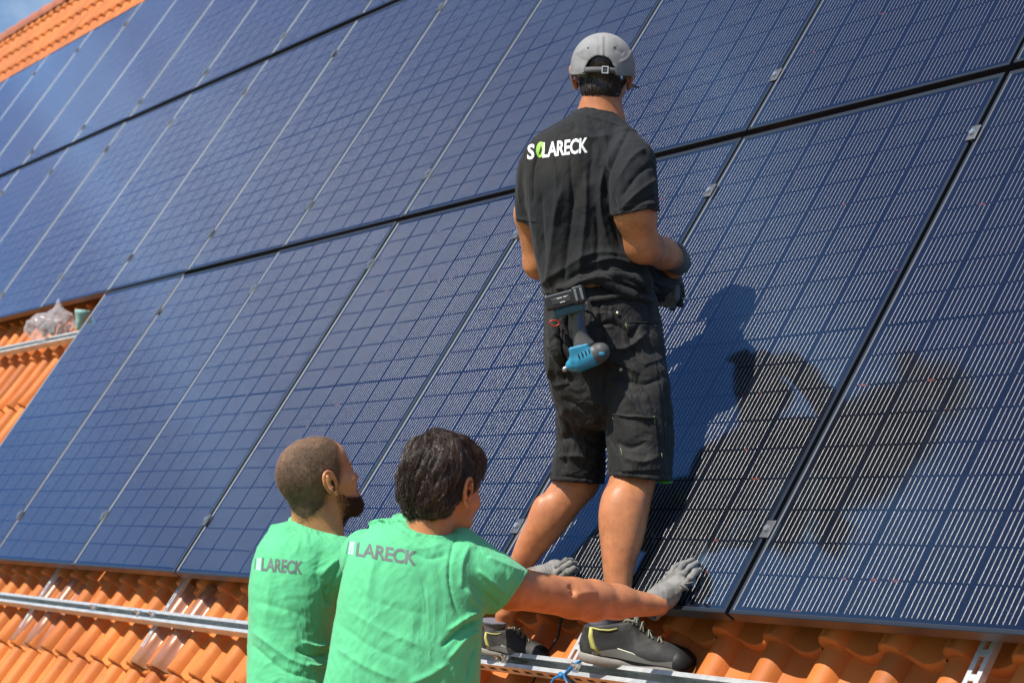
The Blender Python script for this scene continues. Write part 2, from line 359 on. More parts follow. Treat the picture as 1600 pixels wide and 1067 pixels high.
b.add([wv(U0 + 0.3, far_y - 0.3, -6.5), wv(U1 - 0.3, far_y - 0.3, -6.5), wv(U1 - 0.3, far_y - 0.3, zlow), wv(U0 + 0.3, far_y - 0.3, zlow)], [(0, 1, 2, 3)])
b.build('wall', wallm, house)

# ------------------------------------------------------------------ solar panels
def frame_mesh():
    b = MB(); Wd, Hd = CW, CH; o = 0.0; lip = 0.010; ch = 0.0024; zt = 0.0; zg = -0.0013; zb = -0.035; bv = 0.0012
    loops = [(0.0, zb), (0.0, zt - bv), (bv, zt), (lip, zt), (lip + ch, zg - 0.001)]
    rings = [[(i, i, z), (Wd - i, i, z), (Wd - i, Hd - i, z), (i, Hd - i, z)] for i, z in loops]
    v = [p for r in rings for p in r]
    for a in range(len(loops) - 1):
        mi = 1 if a == 3 else 0
        b.add(v, [(a * 4 + k, a * 4 + (k + 1) % 4, (a + 1) * 4 + (k + 1) % 4, (a + 1) * 4 + k) for k in range(4)], mi)
    # bottom flange
    b.add([(0, 0, zb), (Wd, 0, zb), (Wd, Hd, zb), (0, Hd, zb), (.03, .03, zb), (Wd - .03, .03, zb), (Wd - .03, Hd - .03, zb), (.03, Hd - .03, zb)],
          [(k, k + 4, (k + 1) % 4 + 4, (k + 1) % 4) for k in range(4)])
    return b
PITCH = 1.154
pr = empty('solar_module', (0, 0, 0), rot=ROOFM)
fb = frame_mesh(); fo = fb.build('frame', MAT_FRAME, pr, mats=[MAT_FRAME, MAT_LIP])
go = meshobj('glass', [(0.0125, 0.0125, -0.0028), (CW - 0.0125, 0.0125, -0.0028), (CW - 0.0125, CH - 0.0125, -0.0028), (0.0125, CH - 0.0125, -0.0028)], [(0, 1, 2, 3)], MAT_GLASS, pr, False)
bo = meshobj('backsheet', [(0.01, 0.01, -0.007), (CW - 0.01, 0.01, -0.007), (CW - 0.01, CH - 0.01, -0.007), (0.01, CH - 0.01, -0.007)], [(3, 2, 1, 0)], MAT_STEEL, pr, False)
ROWV = {1: -0.005, 2: 1.757, 3: 3.53}
ROWN = {1: 'bottom', 2: 'middle', 3: 'top'}
ORD = ['first', 'second', 'third', 'fourth', 'fifth', 'sixth', 'seventh', 'eighth', 'ninth', 'tenth', 'eleventh', 'twelfth', 'thirteenth', 'fourteenth', 'fifteenth', 'sixteenth', 'seventeenth', 'eighteenth']
BEHIND = {(1, -6): 'dark blue solar panel at the left end of the bottom row, beside the bare tiles',
          (1, -3): 'solar panel of the bottom row directly above the two men in green shirts',
          (1, -2): 'solar panel of the bottom row behind the left leg of the man in black',
          (1, -1): 'solar panel of the bottom row with the shadow of the man in black on it',
          (1, 0): 'nearest solar panel of the bottom row, filling the lower right of the picture',
          (2, -2): 'solar panel of the middle row behind the back of the man in black',
          (2, -1): 'solar panel of the middle row just right of the grey cap',
          (2, 0): 'solar panel of the middle row in the upper right corner of the picture'}
panels = []
def seam_u(k): return k * PITCH + {0: 0.003, -1: -0.001}.get(k, 0)
for row in (1, 2, 3):
    k0, k1 = {1: (-6, 2), 2: (-15, 2), 3: (-16, 2)}[row]
    for i, k in enumerate(range(k0, k1)):
        # modules that stand wholly outside the picture are left out
        u = k * PITCH + 0.0055 + {0: 0.006, 1: 0.006, -1: 0.0}.get(k, 0); v = ROWV[row] + (0.014 if (row, k) == (1, -6) else 0)
        cs = [w2c(r2w([u + a * CW, v + b_ * CH, 0])) for a in (0, .5, 1) for b_ in (0, .5, 1)]
        px = [topx(c) for c in cs if c[2] < -0.3]
        if not px or max(p[0] for p in px) < -60 or (min(p[0] for p in px) > 1750) or max(p[1] for p in px) < -60: continue
        panels.append((row, k, u, v, min(min(p[0] for p in px), 1e9)))
for row in (1, 2, 3):
    rp = sorted([p for p in panels if p[0] == row], key=lambda p: p[1])
    for i, (r_, k, u, v, _) in enumerate(rp):
        if not (row == 1 and k == -6): root = pr.copy(); COL.objects.link(root)
        else: root = pr
        lab = BEHIND.get((row, k)) or f'dark blue solar panel in the {ROWN[row]} row, {ORD[i]} one from the left'
        tag(root, lab, 'solar panel', 'solar panels mounted in three rows on the roof')
        root.matrix_world = Matrix.Translation(Vector(r2w([u, v, random.uniform(-0.0012, 0.0012)]).tolist())) @ ROOFM @ Matrix.Rotation(random.gauss(0, 0.0010), 4, 'X') @ Matrix.Rotation(random.gauss(0, 0.0010), 4, 'Y')
        if root is not pr:
            for ch in (fo, go, bo):
                c = ch.copy(); COL.objects.link(c); c.parent = root
# ------------------------------------------------------------------ clamps on the seams
cr_ = empty('panel_clamp', (0, 0, 0), rot=ROOFM)
b = MB(); b.box(-0.017, 0.017, -0.025, 0.025, 0.0015, 0.0060, bev=0.0012); b.box(-0.0045, 0.0045, -0.024, 0.024, -0.030, 0.001)
cb_ = b.build('clamp_plate', mat('clamp_alu', (0.20, 0.20, 0.205), 0.42, 0.8, noise=.2), cr_)
b = MB(); b.cyl((0, 0, 0.006), (0, 0, 1), 0.0085, 0.007, 14); b.cyl((0, 0, 0.013), (0, 0, 1), 0.0045, 0.0006, 6)
cbt = b.build('bolt', mat('bright_bolt', (0.8, 0.8, 0.8), 0.25, 0.9), cr_)
first = True; CL = {1: (0.243, 1.500), 2: (1.995, 3.250), 3: (3.667, 5.035)}
for row in (1, 2, 3):
    ks = sorted({p[1] for p in panels if p[0] == row}); seams = sorted(set(ks) | {ks[-1] + 1})
    if row == 1: seams = [s for s in seams if s > -6]
    n_vis = 0
    for k in seams:
        for j, v in enumerate(CL[row]):
            px, py = topx(w2c(r2w([seam_u(k), v, 0])))
            if not (-25 < px < 1625 and -25 < py < 1090): continue
            root = cr_ if first else cr_.copy()
            if not first: COL.objects.link(root)
            lab = f'small silver clamp on a seam of the {ROWN[row]} panel row, {"lower" if j == 0 else "upper"} one of its seam, '
            lab += {True: 'left part of the roof', False: 'right part of the roof'}[px < 800]
            root['_k'] = (row, j, px)
            tag(root, lab, 'clamp', 'silver clamps holding the solar panels')
            root.matrix_world = Matrix.Translation(Vector(r2w([seam_u(k) + random.uniform(-.001, .001), v + random.uniform(-.012, .012), 0]).tolist())) @ ROOFM @ Matrix.Rotation(random.gauss(0, 0.03), 4, 'Z')
            if not first:
                for ch in (cb_, cbt):
                    c = ch.copy(); COL.objects.link(c); c.parent = root
            first = False
cl = [o for o in S.objects if o.name.startswith('panel_clamp')]
for row in (1, 2, 3):
    for j in (0, 1):
        q = sorted([o for o in cl if (int(o['_k'][0]), int(o['_k'][1])) == (row, j)], key=lambda o: o['_k'][2])
        for i, o in enumerate(q):
            o['label'] = f'small silver clamp near the {("lower", "upper")[j]} edge of the {ROWN[row]} panel row, {ORD[i]} from the left'
for o in cl: del o['_k']

# ------------------------------------------------------------------ rails, hooks
def channel(b, x0, x1, w=0.046, d=0.040, th=0.003):
    """strut channel open away from the roof; v runs from -w to 0, n from -d to 0"""
    b.box(x0, x1, -w, 0, -d, -d + th)
    b.box(x0, x1, -th, 0, -d + th + .0002, 0)
    b.box(x0, x1, -w, -w + th, -d + th + .0002, 0)
    b.box(x0, x1, -th - 0.0095, -th - .0002, -th, 0.0)
    b.box(x0, x1, -w + th + .0002, -w + th + 0.0095, -th, 0.0)
def rail(name, v, n, x0, x1, lab, slots=0):
    r = empty(name, r2w([x0, v, n]), lab, 'mounting rail', rot=ROOFM)
    b = MB(); channel(b, 0, x1 - x0); b.build('channel', MAT_GALV, r)
    return r
low = rail('mounting_rail', -0.149, -0.050, -8.6, 1.4, 'galvanised steel rail in front of the panels that the man in black stands on')
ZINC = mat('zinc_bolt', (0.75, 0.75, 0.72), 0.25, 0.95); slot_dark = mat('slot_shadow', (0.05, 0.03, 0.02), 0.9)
b = MB()
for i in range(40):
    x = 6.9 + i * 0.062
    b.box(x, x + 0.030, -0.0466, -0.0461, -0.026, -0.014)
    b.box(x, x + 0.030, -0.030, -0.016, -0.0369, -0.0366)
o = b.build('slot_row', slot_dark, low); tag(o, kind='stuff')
for xx in (4.9, 5.05, 7.62, 7.66, 8.02, 4.4):
    b = MB(); b.box(xx, xx + 0.03, -0.036, -0.010, -0.003, 0.003); b.cyl((xx + 0.015, -0.023, 0.003), (0, 0, 1), 0.009, 0.008, 6); b.cyl((xx + 0.015, -0.023, 0.011), (0, 0, 1), 0.0045, 0.012, 8)
    b.build('rail_bolt', ZINC, low)
for row in (1, 2, 3):
    for j, v in enumerate(CL[row]):
        x0 = -8.9 if row == 1 else -18.2
        if row == 1 and j == 0: x0 = -6.95
        r = rail('mounting_rail', v + 0.02, -0.0365, x0, 3.0,
                 ['aluminium rail crossing the bare tiles left of the bottom panel row, bag lying on it', 'covered lower rail under the bottom panel row'][1 - j] if row == 1 else f'{("lower","upper")[j]} rail running under the {ROWN[row]} row of panels')
        r['group'] = 'rails under the solar panels'
# perforated hooks
def hook(u, v0, v1, lab, wdt=0.034):
    r = empty('roof_hook', r2w([u, v0, -0.10]), lab, 'roof hook', 'perforated metal roof hooks', rot=ROOFM)
    b = MB(); Ln = v1 - v0; x0, x1 = -wdt / 2, wdt / 2; sw = wdt * 0.19; y = 0.012
    b.box(x0, -sw, 0, Ln, -0.004, 0.0); b.box(sw, x1, 0, Ln, -0.004, 0.0)
    b.box(-sw + .0002, sw - .0002, 0, y, -0.0039, -0.0001)
    while y < Ln - 0.02:
        y2 = min(y + 0.045, Ln); b.box(-sw + .0002, sw - .0002, y2, min(y2 + 0.016, Ln), -0.0039, -0.0001); y = y2 + 0.016
    b.box(x0, x0 + 0.003, 0, Ln, -0.018, -0.0042); b.box(x1 - 0.003, x1, 0, Ln, -0.018, -0.0042)
    b.build('strip', MAT_ALU, r)
    return r
def metal_tile(u, v, lab):
    """brown metal replacement tile under a hook"""
    V = []; F = []; n = len(SX); z0 = -0.172 + 0.006
    r = empty('metal_tile', r2w([u, v, -0.14]), lab, 'metal tile', 'brown metal tiles under the hooks', rot=ROOFM)
    cols = [(-1 + s) for s in SX] + [s for s in SX[1:]]
    for vv, zz in ((0.004, 0.022), (0.006, 0.0275), (0.12, 0.020), (TV + 0.02, 0.003)):
        for s in cols:
            V.append((s * TU, vv, z0 + tile_profile(s % 1.0) + zz + 0.14))
    m = len(cols)
    for a in range(3):
        for c in range(m - 1): F.append((a * m + c, a * m + c + 1, (a + 1) * m + c + 1, (a + 1) * m + c))
    meshobj('sheet', V, F, MAT_PLATE, r, True)

hook(-5.08, -0.290, 0.20, 'slim silver roof hook crossing the front rail, leftmost of the four', 0.030)
hook(-3.595, -0.285, 0.20, 'slim silver roof hook crossing the front rail, just left of the man with the beard', 0.030)
hook(-0.700, -0.150, 0.20, 'slotted silver roof hook between the shoes of the man in black', 0.040)
hook(0.772, -0.55, 0.20, 'slotted silver roof hook at the lower right corner', 0.044)
metal_tile(-4.92, -0.36, 'shiny brown metal tile under the leftmost roof hook')
metal_tile(-3.43, -0.36, 'shiny brown metal tile just left of the man with the beard')

# ------------------------------------------------------------------ sculpting with distance fields (camera space, metres)
import openvdb as vdb
F32 = np.float32
def sub(P3, c): return P3 - np.asarray(c, F32)
class Field:
    def __init__(s, lo, hi, h):
        s.h = h; s.lo = np.array(lo, float); n = np.ceil((np.array(hi, float) - s.lo) / h).astype(int) + 1
        s.a = np.full(n, 0.5, F32); s.n = n
    def win(s, lo, hi, pad):
        i0 = np.clip(np.floor((np.asarray(lo) - pad - s.lo) / s.h).astype(int), 0, s.n); i1 = np.clip(np.ceil((np.asarray(hi) + pad - s.lo) / s.h).astype(int) + 1, 0, s.n)
        if (i1 <= i0).any(): return None, None
        ax = [(s.lo[k] + np.arange(i0[k], i1[k]) * s.h).astype(F32) for k in range(3)]
        X, Y, Z = np.meshgrid(*ax, indexing='ij')
        return tuple(slice(i0[k], i1[k]) for k in range(3)), np.stack([X, Y, Z], -1)
    def op(s, prim, mode='add', k=0.012):
        fn, lo, hi = prim; sl_, X = s.win(lo, hi, k * 1.5 + 3 * s.h)
        if sl_ is None: return s
        d = fn(X); a = s.a[sl_]
        if mode == 'add':
            hh = np.maximum(k - np.abs(a - d), 0) / k if k > 0 else 0
            s.a[sl_] = np.minimum(a, d) - hh * hh * k * 0.25
        elif mode == 'cut':
            d = -d; hh = np.maximum(k - np.abs(a - d), 0) / k if k > 0 else 0
            s.a[sl_] = np.maximum(a, d) + hh * hh * k * 0.25
        return s
    def add(s, p, k=0.012): return s.op(p, 'add', k)
    def cut(s, p, k=0.003): return s.op(p, 'cut', k)
    def halfspace(s, o, nrm, r=9.0, lo=None, hi=None):      # remove everything on the side nrm points to (near lo..hi)
        o = np.asarray(o, F32); nrm = np.asarray(nrm, F32); nrm = nrm / np.linalg.norm(nrm)
        lo = o - r if lo is None else lo; hi = o + r if hi is None else hi
        sl_, X = s.win(lo, hi, 0)
        if sl_ is not None: s.a[sl_] = np.maximum(s.a[sl_], (X - o) @ nrm)
    def mesh(s):
        g = vdb.FloatGrid(0.5); g.copyFromArray(np.ascontiguousarray(s.a)); pts, q = g.convertToQuads(isovalue=0.0)
        return pts.astype(float) * s.h + s.lo, q
def ball(c, r):
    c = np.asarray(c, F32); return (lambda X: np.linalg.norm(X - c, axis=-1) - r), c - r, c + r
def cone(a, b_, r0, r1):
    a = np.asarray(a, F32); b_ = np.asarray(b_, F32); ab = b_ - a; L2 = float(ab @ ab); m = max(r0, r1)
    def fn(X):
        t = np.clip(((X - a) @ ab) / L2, 0, 1); return np.linalg.norm(X - a - t[..., None] * ab, axis=-1) - (r0 + (r1 - r0) * t)
    return fn, np.minimum(a, b_) - m, np.maximum(a, b_) + m
def ell(c, r, R=None):
    c = np.asarray(c, F32); r = np.asarray(r, F32); R = np.eye(3, dtype=F32) if R is None else np.asarray(R, F32); m = float(r.max())
    def fn(X):
        q = (X - c) @ R; k0 = np.linalg.norm(q / r, axis=-1); k1 = np.linalg.norm(q / (r * r), axis=-1)
        return k0 * (k0 - 1) / np.maximum(k1, 1e-6)
    return fn, c - m, c + m
def rbox(c, hs, R=None, rd=0.004):
    c = np.asarray(c, F32); hs = np.asarray(hs, F32) - rd; R = np.eye(3, dtype=F32) if R is None else np.asarray(R, F32); m = float(np.linalg.norm(hs) + rd)
    def fn(X):
        q = np.abs((X - c) @ R) - hs; return np.linalg.norm(np.maximum(q, 0), axis=-1) + np.minimum(q.max(-1), 0) - rd
    return fn, c - m, c + m
def catm(A, n):
    A = np.asarray(A, float); out = []; m = len(A)
    for i in range(m - 1):
        p0, p1, p2, p3 = A[max(i - 1, 0)], A[i], A[i + 1], A[min(i + 2, m - 1)]
        for j in range(n):
            t = j / n; out.append(0.5 * ((2 * p1) + (-p0 + p2) * t + (2 * p0 - 5 * p1 + 4 * p2 - p3) * t * t + (-p0 + 3 * p1 - 3 * p2 + p3) * t ** 3))
    out.append(A[-1]); return np.array(out)
def sil(secs, p=2.3, n=3, cap=None):
    """loft through outline pairs: (Lx, Ly, Rx, Ry, depth, half thickness)"""
    A = catm([[*(P(a[0], a[1], a[4])), *(P(a[2], a[3], a[4])), a[5]] for a in secs], n)
    Lp, Rp, T = A[:, :3], A[:, 3:6], A[:, 6]
    C = ((Lp + Rp) / 2).astype(F32); Sv = Rp - Lp; Aw = (np.linalg.norm(Sv, axis=1) / 2).astype(F32); Sv = (Sv / np.linalg.norm(Sv, axis=1)[:, None]).astype(F32)
    T = T.astype(F32); m = float(max(Aw.max(), T.max()))
    A0 = C[-1] - C[0]; tot = float(np.linalg.norm(A0)); A0 = A0 / tot
    uc = np.maximum.accumulate((C - C[0]) @ A0 + np.arange(len(C)) * 1e-6); sk = (Sv @ A0); Sp = Sv - sk[:, None] * A0; ln = np.linalg.norm(Sp, axis=1); Sp = Sp / ln[:, None]; Ae = Aw * ln; tn = sk / ln
    NT = 160; ug = np.linspace(0, uc[-1], NT); tab = np.stack([np.interp(ug, uc, c) for c in (C[:, 0], C[:, 1], C[:, 2], Sp[:, 0], Sp[:, 1], Sp[:, 2], Ae, T, tn)], 1).astype(F32)
    Wz = np.cross(A0, Sp.mean(0)); Wz = (Wz / np.linalg.norm(Wz)).astype(F32); c0 = C[0]; end = float(uc[-1]); cc = cap if isinstance(cap, tuple) else (cap, cap); ce = float(tab[0, 6:8].min()) if cc[0] is None else cc[0]; ce2 = float(tab[-1, 6:8].min()) if cc[1] is None else cc[1]
    def fn(X):
        u = (X - c0) @ A0.astype(F32); u2 = u
        for _ in range(2):
            k = tab[np.clip((u2 * (NT / end)).astype(np.int32), 0, NT - 1)]
            rel = X - k[..., :3]; x = (rel * k[..., 3:6]).sum(-1); u2 = u - x * k[..., 8]
        z = rel @ Wz; e = np.maximum(u2 - end, 0) * (1.0 / ce2) + np.maximum(-u2, 0) * (1.0 / ce)
        a = k[..., 6]; b_ = k[..., 7]
        q = (np.abs(x / a) ** p + np.abs(z / b_) ** p + e ** p) ** (1 / p); mn = np.minimum(a, b_)
        r = np.sqrt(x * x + z * z + (e * np.where(u2 > 0, ce2, ce)) ** 2)
        return np.where(q > 0.05, r * (1 - 1 / np.maximum(q, 0.05)), -mn).astype(F32)
    return fn, C.min(0) - m, C.max(0) + m
def phalf(prim, o, nrm):
    fn, lo, hi = prim; o = np.asarray(o, F32); nrm = np.asarray(nrm, F32); nrm = nrm / np.linalg.norm(nrm)
    return (lambda X: np.maximum(fn(X), (X - o) @ nrm)), lo, hi
def pcut(prim, other):
    fn, lo, hi = prim; return (lambda X: np.maximum(fn(X), -other[0](X))), lo, hi
def phem(prim, xs, ys):                                     # cut everything below a hem drawn in the picture
    fn, lo, hi = prim
    def g(X):
        d = -X[..., 2]; px = 800 + FPX * X[..., 0] / d; py = 533.5 - FPX * X[..., 1] / d
        return np.maximum(fn(X), ((py - np.interp(px, xs, ys)) * d / FPX).astype(F32))
    return g, lo, hi
def frame_of(Fw, Up):
    Fw = np.array(Fw, float); Fw /= np.linalg.norm(Fw); Up = np.array(Up, float); Rt = np.cross(Fw, Up); Rt /= np.linalg.norm(Rt); Up = np.cross(Rt, Fw)
    return np.column_stack([Rt, Up, Fw])                    # local (right, up, forward) -> camera space
def grid_for(prims, h, pad=0.02):
    return Field(np.min([p[1] for p in prims], 0) - pad, np.max([p[2] for p in prims], 0) + pad, h)
def build_mesh(name, pts, quads, material, root, smooth_it=2, parent=None, strokes=None, patches=None, noise=None, flat=False):
    """root: the person's Empty; pts in camera space"""
    me = bpy.data.meshes.new(name)
    me.from_pydata([tuple(p) for p in pts.tolist()], [], [tuple(q) for q in quads.tolist()])
    if smooth_it:
        bm = bmesh.new(); bm.from_mesh(me)
        for _ in range(smooth_it): bmesh.ops.smooth_vert(bm, verts=bm.verts[:], factor=0.5, use_axis_x=True, use_axis_y=True, use_axis_z=True)
        bm.to_mesh(me); bm.free()
    if strokes or patches or noise:
        n = len(me.vertices); co = np.empty(n * 3, F32); me.vertices.foreach_get('co', co); co = co.reshape(-1, 3).astype(float)
        no = np.empty(n * 3, F32); me.vertex_normals.foreach_get('vector', no); no = no.reshape(-1, 3).astype(float)
        if noise: co += no * noise(co, no)[:, None]
        px, py = topx(co); Q = np.stack([px, py], 1)
        toc = -co / np.linalg.norm(co, axis=1)[:, None]; face = np.clip(((no * toc).sum(1) + 0.05) / 0.35, 0, 1)
        disp = np.zeros(n)
        for st in (strokes or []):
            pl, w, amp = st[0], st[1], st[2]; asym = st[3] if len(st) > 3 else 0
            pl = catm(pl, 5); best = np.full(n, 1e9); side = np.zeros(n); tt = np.zeros(n); m = len(pl) - 1
            for i in range(m):
                a = pl[i]; ab = pl[i + 1] - a; t = np.clip(((Q - a) @ ab) / (ab @ ab + 1e-9), 0, 1); rel = Q - a - t[:, None] * ab
                d = np.hypot(rel[:, 0], rel[:, 1]); k = d < best; best[k] = d[k]; side[k] = (ab[0] * rel[:, 1] - ab[1] * rel[:, 0])[k]; tt[k] = ((i + t) / m)[k]
            taper = np.clip(np.minimum(tt, 1 - tt) * 5 + 0.15, 0, 1) if not (len(st) > 4) else 1.0
            g = np.exp(-(best / (w * .9)) ** 1.35)
            if asym: g = g - asym * np.exp(-((best - 1.7 * w) / w) ** 2) * (side > 0)
            disp += amp * 0.0022 * g * taper
        for poly, amp, edge in (patches or []):
            poly = np.array(poly, float); ins = np.zeros(n, bool); dmin = np.full(n, 1e9); j = len(poly) - 1
            for i in range(len(poly)):
                a, c = poly[i], poly[j]
                cond = ((a[1] > py) != (c[1] > py)) & (px < (c[0] - a[0]) * (py - a[1]) / (c[1] - a[1] + 1e-9) + a[0]); ins ^= cond
                ab = c - a; t = np.clip(((Q - a) @ ab) / (ab @ ab + 1e-9), 0, 1); rel = Q - a - t[:, None] * ab; dmin = np.minimum(dmin, np.hypot(rel[:, 0], rel[:, 1])); j = i
            sd_ = np.where(ins, dmin, -dmin); k = np.clip(sd_ / edge + 0.5, 0, 1); disp += amp * 0.001 * k * k * (3 - 2 * k)
        co += no * (disp * face)[:, None]
        me.vertices.foreach_set('co', co.astype(F32).ravel())
    return finish(name, me, material, root, parent, flat)
def finish(name, me, material, root, parent=None, flat=False):
    n = len(me.vertices); co = np.empty(n * 3, F32); me.vertices.foreach_get('co', co); co = c2w(co.reshape(-1, 3)) - np.array(root.location)
    me.vertices.foreach_set('co', co.astype(F32).ravel())
    for m in (material if isinstance(material, (list, tuple)) else [material]): me.materials.append(m)
    me.polygons.foreach_set('use_smooth', [not flat] * len(me.polygons)); me.update()
    return link(bpy.data.objects.new(name, me), parent or root)
def fbm(co, scale, seed=0, octv=3, stretch=(1, 1, 1)):
    """cheap smooth noise: sums of rotated sines with warped phase"""
    r = np.random.default_rng(seed); q = co * np.array(stretch) * scale; out = np.zeros(len(co)); amp = 1; tot = 0
    for o in range(octv):
        for _ in range(3):
            d = r.normal(size=3); d /= np.linalg.norm(d); w = r.normal(size=3); w /= np.linalg.norm(w)
            out += amp * np.sin(q @ d * 6.28 + 1.7 * np.sin(q @ w * 3.9 + r.uniform(0, 6)) + r.uniform(0, 6))
        tot += amp * 3 ** 0.5; amp *= 0.5; q = q * 2.03
    return out / tot
def bvh_of(ob):
    me = ob.data; n = len(me.vertices); co = np.empty(n * 3, F32); me.vertices.foreach_get('co', co); co = co.reshape(-1, 3)
    return BVHTree.FromPolygons(co.tolist(), [tuple(p.vertices) for p in me.polygons])

# ---- materials for people
SKIN = mat('skin', (0.50, 0.195, 0.080), 0.46, noise=0.16, nscale=30, bump=0.5, bscale=260, sss=0.15, col2=(0.38, 0.130, 0.055), c2scale=9, c2lo=0.45, c2hi=0.75, spec=0.45, bdist=0.0012)
SKIN2 = mat('skin_light', (0.53, 0.225, 0.095), 0.40, noise=0.14, nscale=30, bump=0.45, bscale=260, sss=0.15, col2=(0.47, 0.18, 0.09), c2scale=9, c2lo=0.45, c2hi=0.75, bdist=0.0012)
GREEN = mat('green_cotton', (0.090, 0.48, 0.215), 0.85, wrinkle=.30, wscale=9, noise=0.07, nscale=9, bump=0.25, bscale=900, sheen=0.15, bdist=0.0008)
BLACK = mat('black_cotton', (0.0100, 0.0120, 0.0145), 0.85, wrinkle=.28, wscale=7, noise=0.2, col2=(0.017, 0.0155, 0.014), c2scale=3.5, nscale=9, bump=0.3, bscale=800, sheen=0.04, spec=0.3, bdist=0.0008)
SHORTS = mat('work_shorts_cloth', (0.0095, 0.0088, 0.0083), 0.76, wrinkle=.5, wscale=12, noise=0.3, col2=(0.016, 0.0148, 0.0138), c2scale=6, nscale=12, bump=0.4, bscale=700, sheen=0.03, spec=0.35, bdist=0.0008)
CAPM = mat('grey_washed_cotton', (0.25, 0.25, 0.25), 0.9, noise=0.10, nscale=25, bump=0.4, bscale=900, col2=(0.19, 0.19, 0.19), c2scale=14, bdist=0.0008)
GLOVE = mat('grey_glove', (0.21, 0.20, 0.185), 0.8, noise=0.15, nscale=30, bump=0.5, bscale=600, col2=(0.13, 0.125, 0.115), c2scale=22, bdist=0.001)
GLOVEB = mat('black_glove', (0.010, 0.010, 0.011), 0.6, bump=0.4, bscale=500)
DKHAIR = mat('dark_brown_hair', (0.022, 0.011, 0.007), 0.38, spec=0.6, noise=0.3, nscale=60)
STRAND = mat('dark_hair_strand', (0.030, 0.015, 0.009), 0.33, spec=0.6, noise=0.4, nscale=120)
BUZZ = mat('short_hair', (0.085, 0.047, 0.025), 0.7, noise=0.35, nscale=60, bump=0.8, bscale=900, col2=(0.16, 0.09, 0.05), c2scale=12)
BUZZS = mat('short_hair_bristle', (0.30, 0.17, 0.09), 0.45, noise=0.4, nscale=80)  # lighter than the hair shell: sun highlights put into the colour
BEARDM = mat('beard_hair', (0.035, 0.017, 0.010), 0.6, noise=0.3, nscale=90)
WHITE = mat('white_print', (0.80, 0.80, 0.80), 0.7)
LIME = mat('lime_print', (0.30, 0.62, 0.07), 0.6)
GREYP = mat('grey_print', (0.105, 0.135, 0.125), 0.7)
PALEP = mat('pale_print', (0.36, 0.66, 0.48), 0.7)
EYEM = mat('eye_white', (0.7, 0.68, 0.65), 0.15); IRIS = mat('iris', (0.03, 0.02, 0.012), 0.1)
SHOEB = mat('shoe_textile', (0.020, 0.020, 0.020), 0.65, bump=0.5, bscale=500, noise=0.2, col2=(0.055, 0.052, 0.048), c2scale=16, c2lo=.5, c2hi=.62)
SHOEG = mat('shoe_grey_rubber', (0.27, 0.25, 0.225), 0.6, bump=0.2, noise=0.2)
YEL = mat('yellow_trim', (0.48, 0.46, 0.13), 0.6); SOCK = mat('grey_sock', (0.14, 0.14, 0.17), 0.9, bump=0.5, bscale=350)
LIMEHEM = mat('lime_lining', (0.06, 0.26, 0.03), 0.7)

# ---- a head in its own frame: x right, y up, z forward, origin between the ears
def head_prims(O, R, s=1.0):
    O = np.asarray(O, float)
    def T(p): return O + (R @ (np.asarray(p, float) * s))
    E = lambda c, r, RR=None: ell(T(c), np.array(r) * s, R if RR is None else RR)
    Bl = lambda c, r: ball(T(c), r * s)
    Cn = lambda a, b_, r0, r1: cone(T(a), T(b_), r0 * s, r1 * s)
    A = [(E((0, .032, -.014), (.075, .088, .094)), .02), (E((0, .045, .027), (.064, .062, .070)), .02), (E((0, -.028, .030), (.060, .075, .058)), .025),
         (E((0, -.078, .042), (.047, .034, .045)), .025), (Bl((0, -.100, .072), .0165), .022), (Cn((-.034, .017, .079), (.034, .017, .079), .011, .011), .014),
         (Cn((0, .014, .088), (0, -.028, .107), .0070, .0095), .012), (Bl((.010, -.034, .096), .0072), .007), (Bl((-.010, -.034, .096), .0072), .007),
         (E((0, -.061, .090), (.023, .0055, .011)), .006), (E((0, -.0735, .088), (.020, .007, .011)), .006),
         (E((.040, -.026, .060), (.022, .022, .024)), .02), (E((-.040, -.026, .060), (.022, .022, .024)), .02),
         (Cn((0, -.055, -.045), (0, -.13, -.040), .050, .054), .03)]
    cuts = [(Bl((.032, .000, .098), .0155), .008), (Bl((-.032, .000, .098), .0155), .008), (E((0, -.0675, .100), (.022, .0016, .010)), .003)]
    lids = [(Bl((.032, .000, .078), .0128), .006), (Bl((-.032, .000, .078), .0128), .006)]
    ears = []
    for sg in (1, -1):
        c, sn = math.cos(sg * 0.42), math.sin(sg * 0.42)
        Re = R @ np.array([[c, 0, -sn], [0, 1, 0], [sn, 0, c]]).T @ np.array([[1, 0, 0], [0, .97, -.24], [0, .24, .97]])
        # rim of the ear as a bent cone chain, lobe below
        rim = catm([(.074, -.024, .010), (.080, -.004, .014), (.084, .018, .010), (.089, .030, -.004), (.093, .024, -.019), (.091, .003, -.024), (.085, -.020, -.016), (.077, -.036, -.001)], 3)
        for q0, q1 in zip(rim[:-1], rim[1:]):
            ears.append((Cn((sg * q0[0], q0[1], q0[2] - .008), (sg * q1[0], q1[1], q1[2] - .008), .0042, .0042), .004))
        ears.append((ell(T((sg * .079, -.002, -.013)), np.array((.0042, .024, .015)) * s, Re), .006))
        ears.append((Bl((sg * .077, -.034, -.003), .0065), .006))
        cuts.append((ell(T((sg * .086, -.004, -.006)), np.array((.006, .011, .007)) * s, Re), .004))
    return A, lids, ears, cuts, T
def put_head(f, O, R, s=1.0):
    A, lids, ears, cuts, T = head_prims(O, R, s)
    for p, k in A: f.add(p, k)
    for p, k in ears: f.add(p, k)
    for p, k in cuts: f.cut(p, k)
    for p, k in lids: f.add(p, k * .5)
    return T
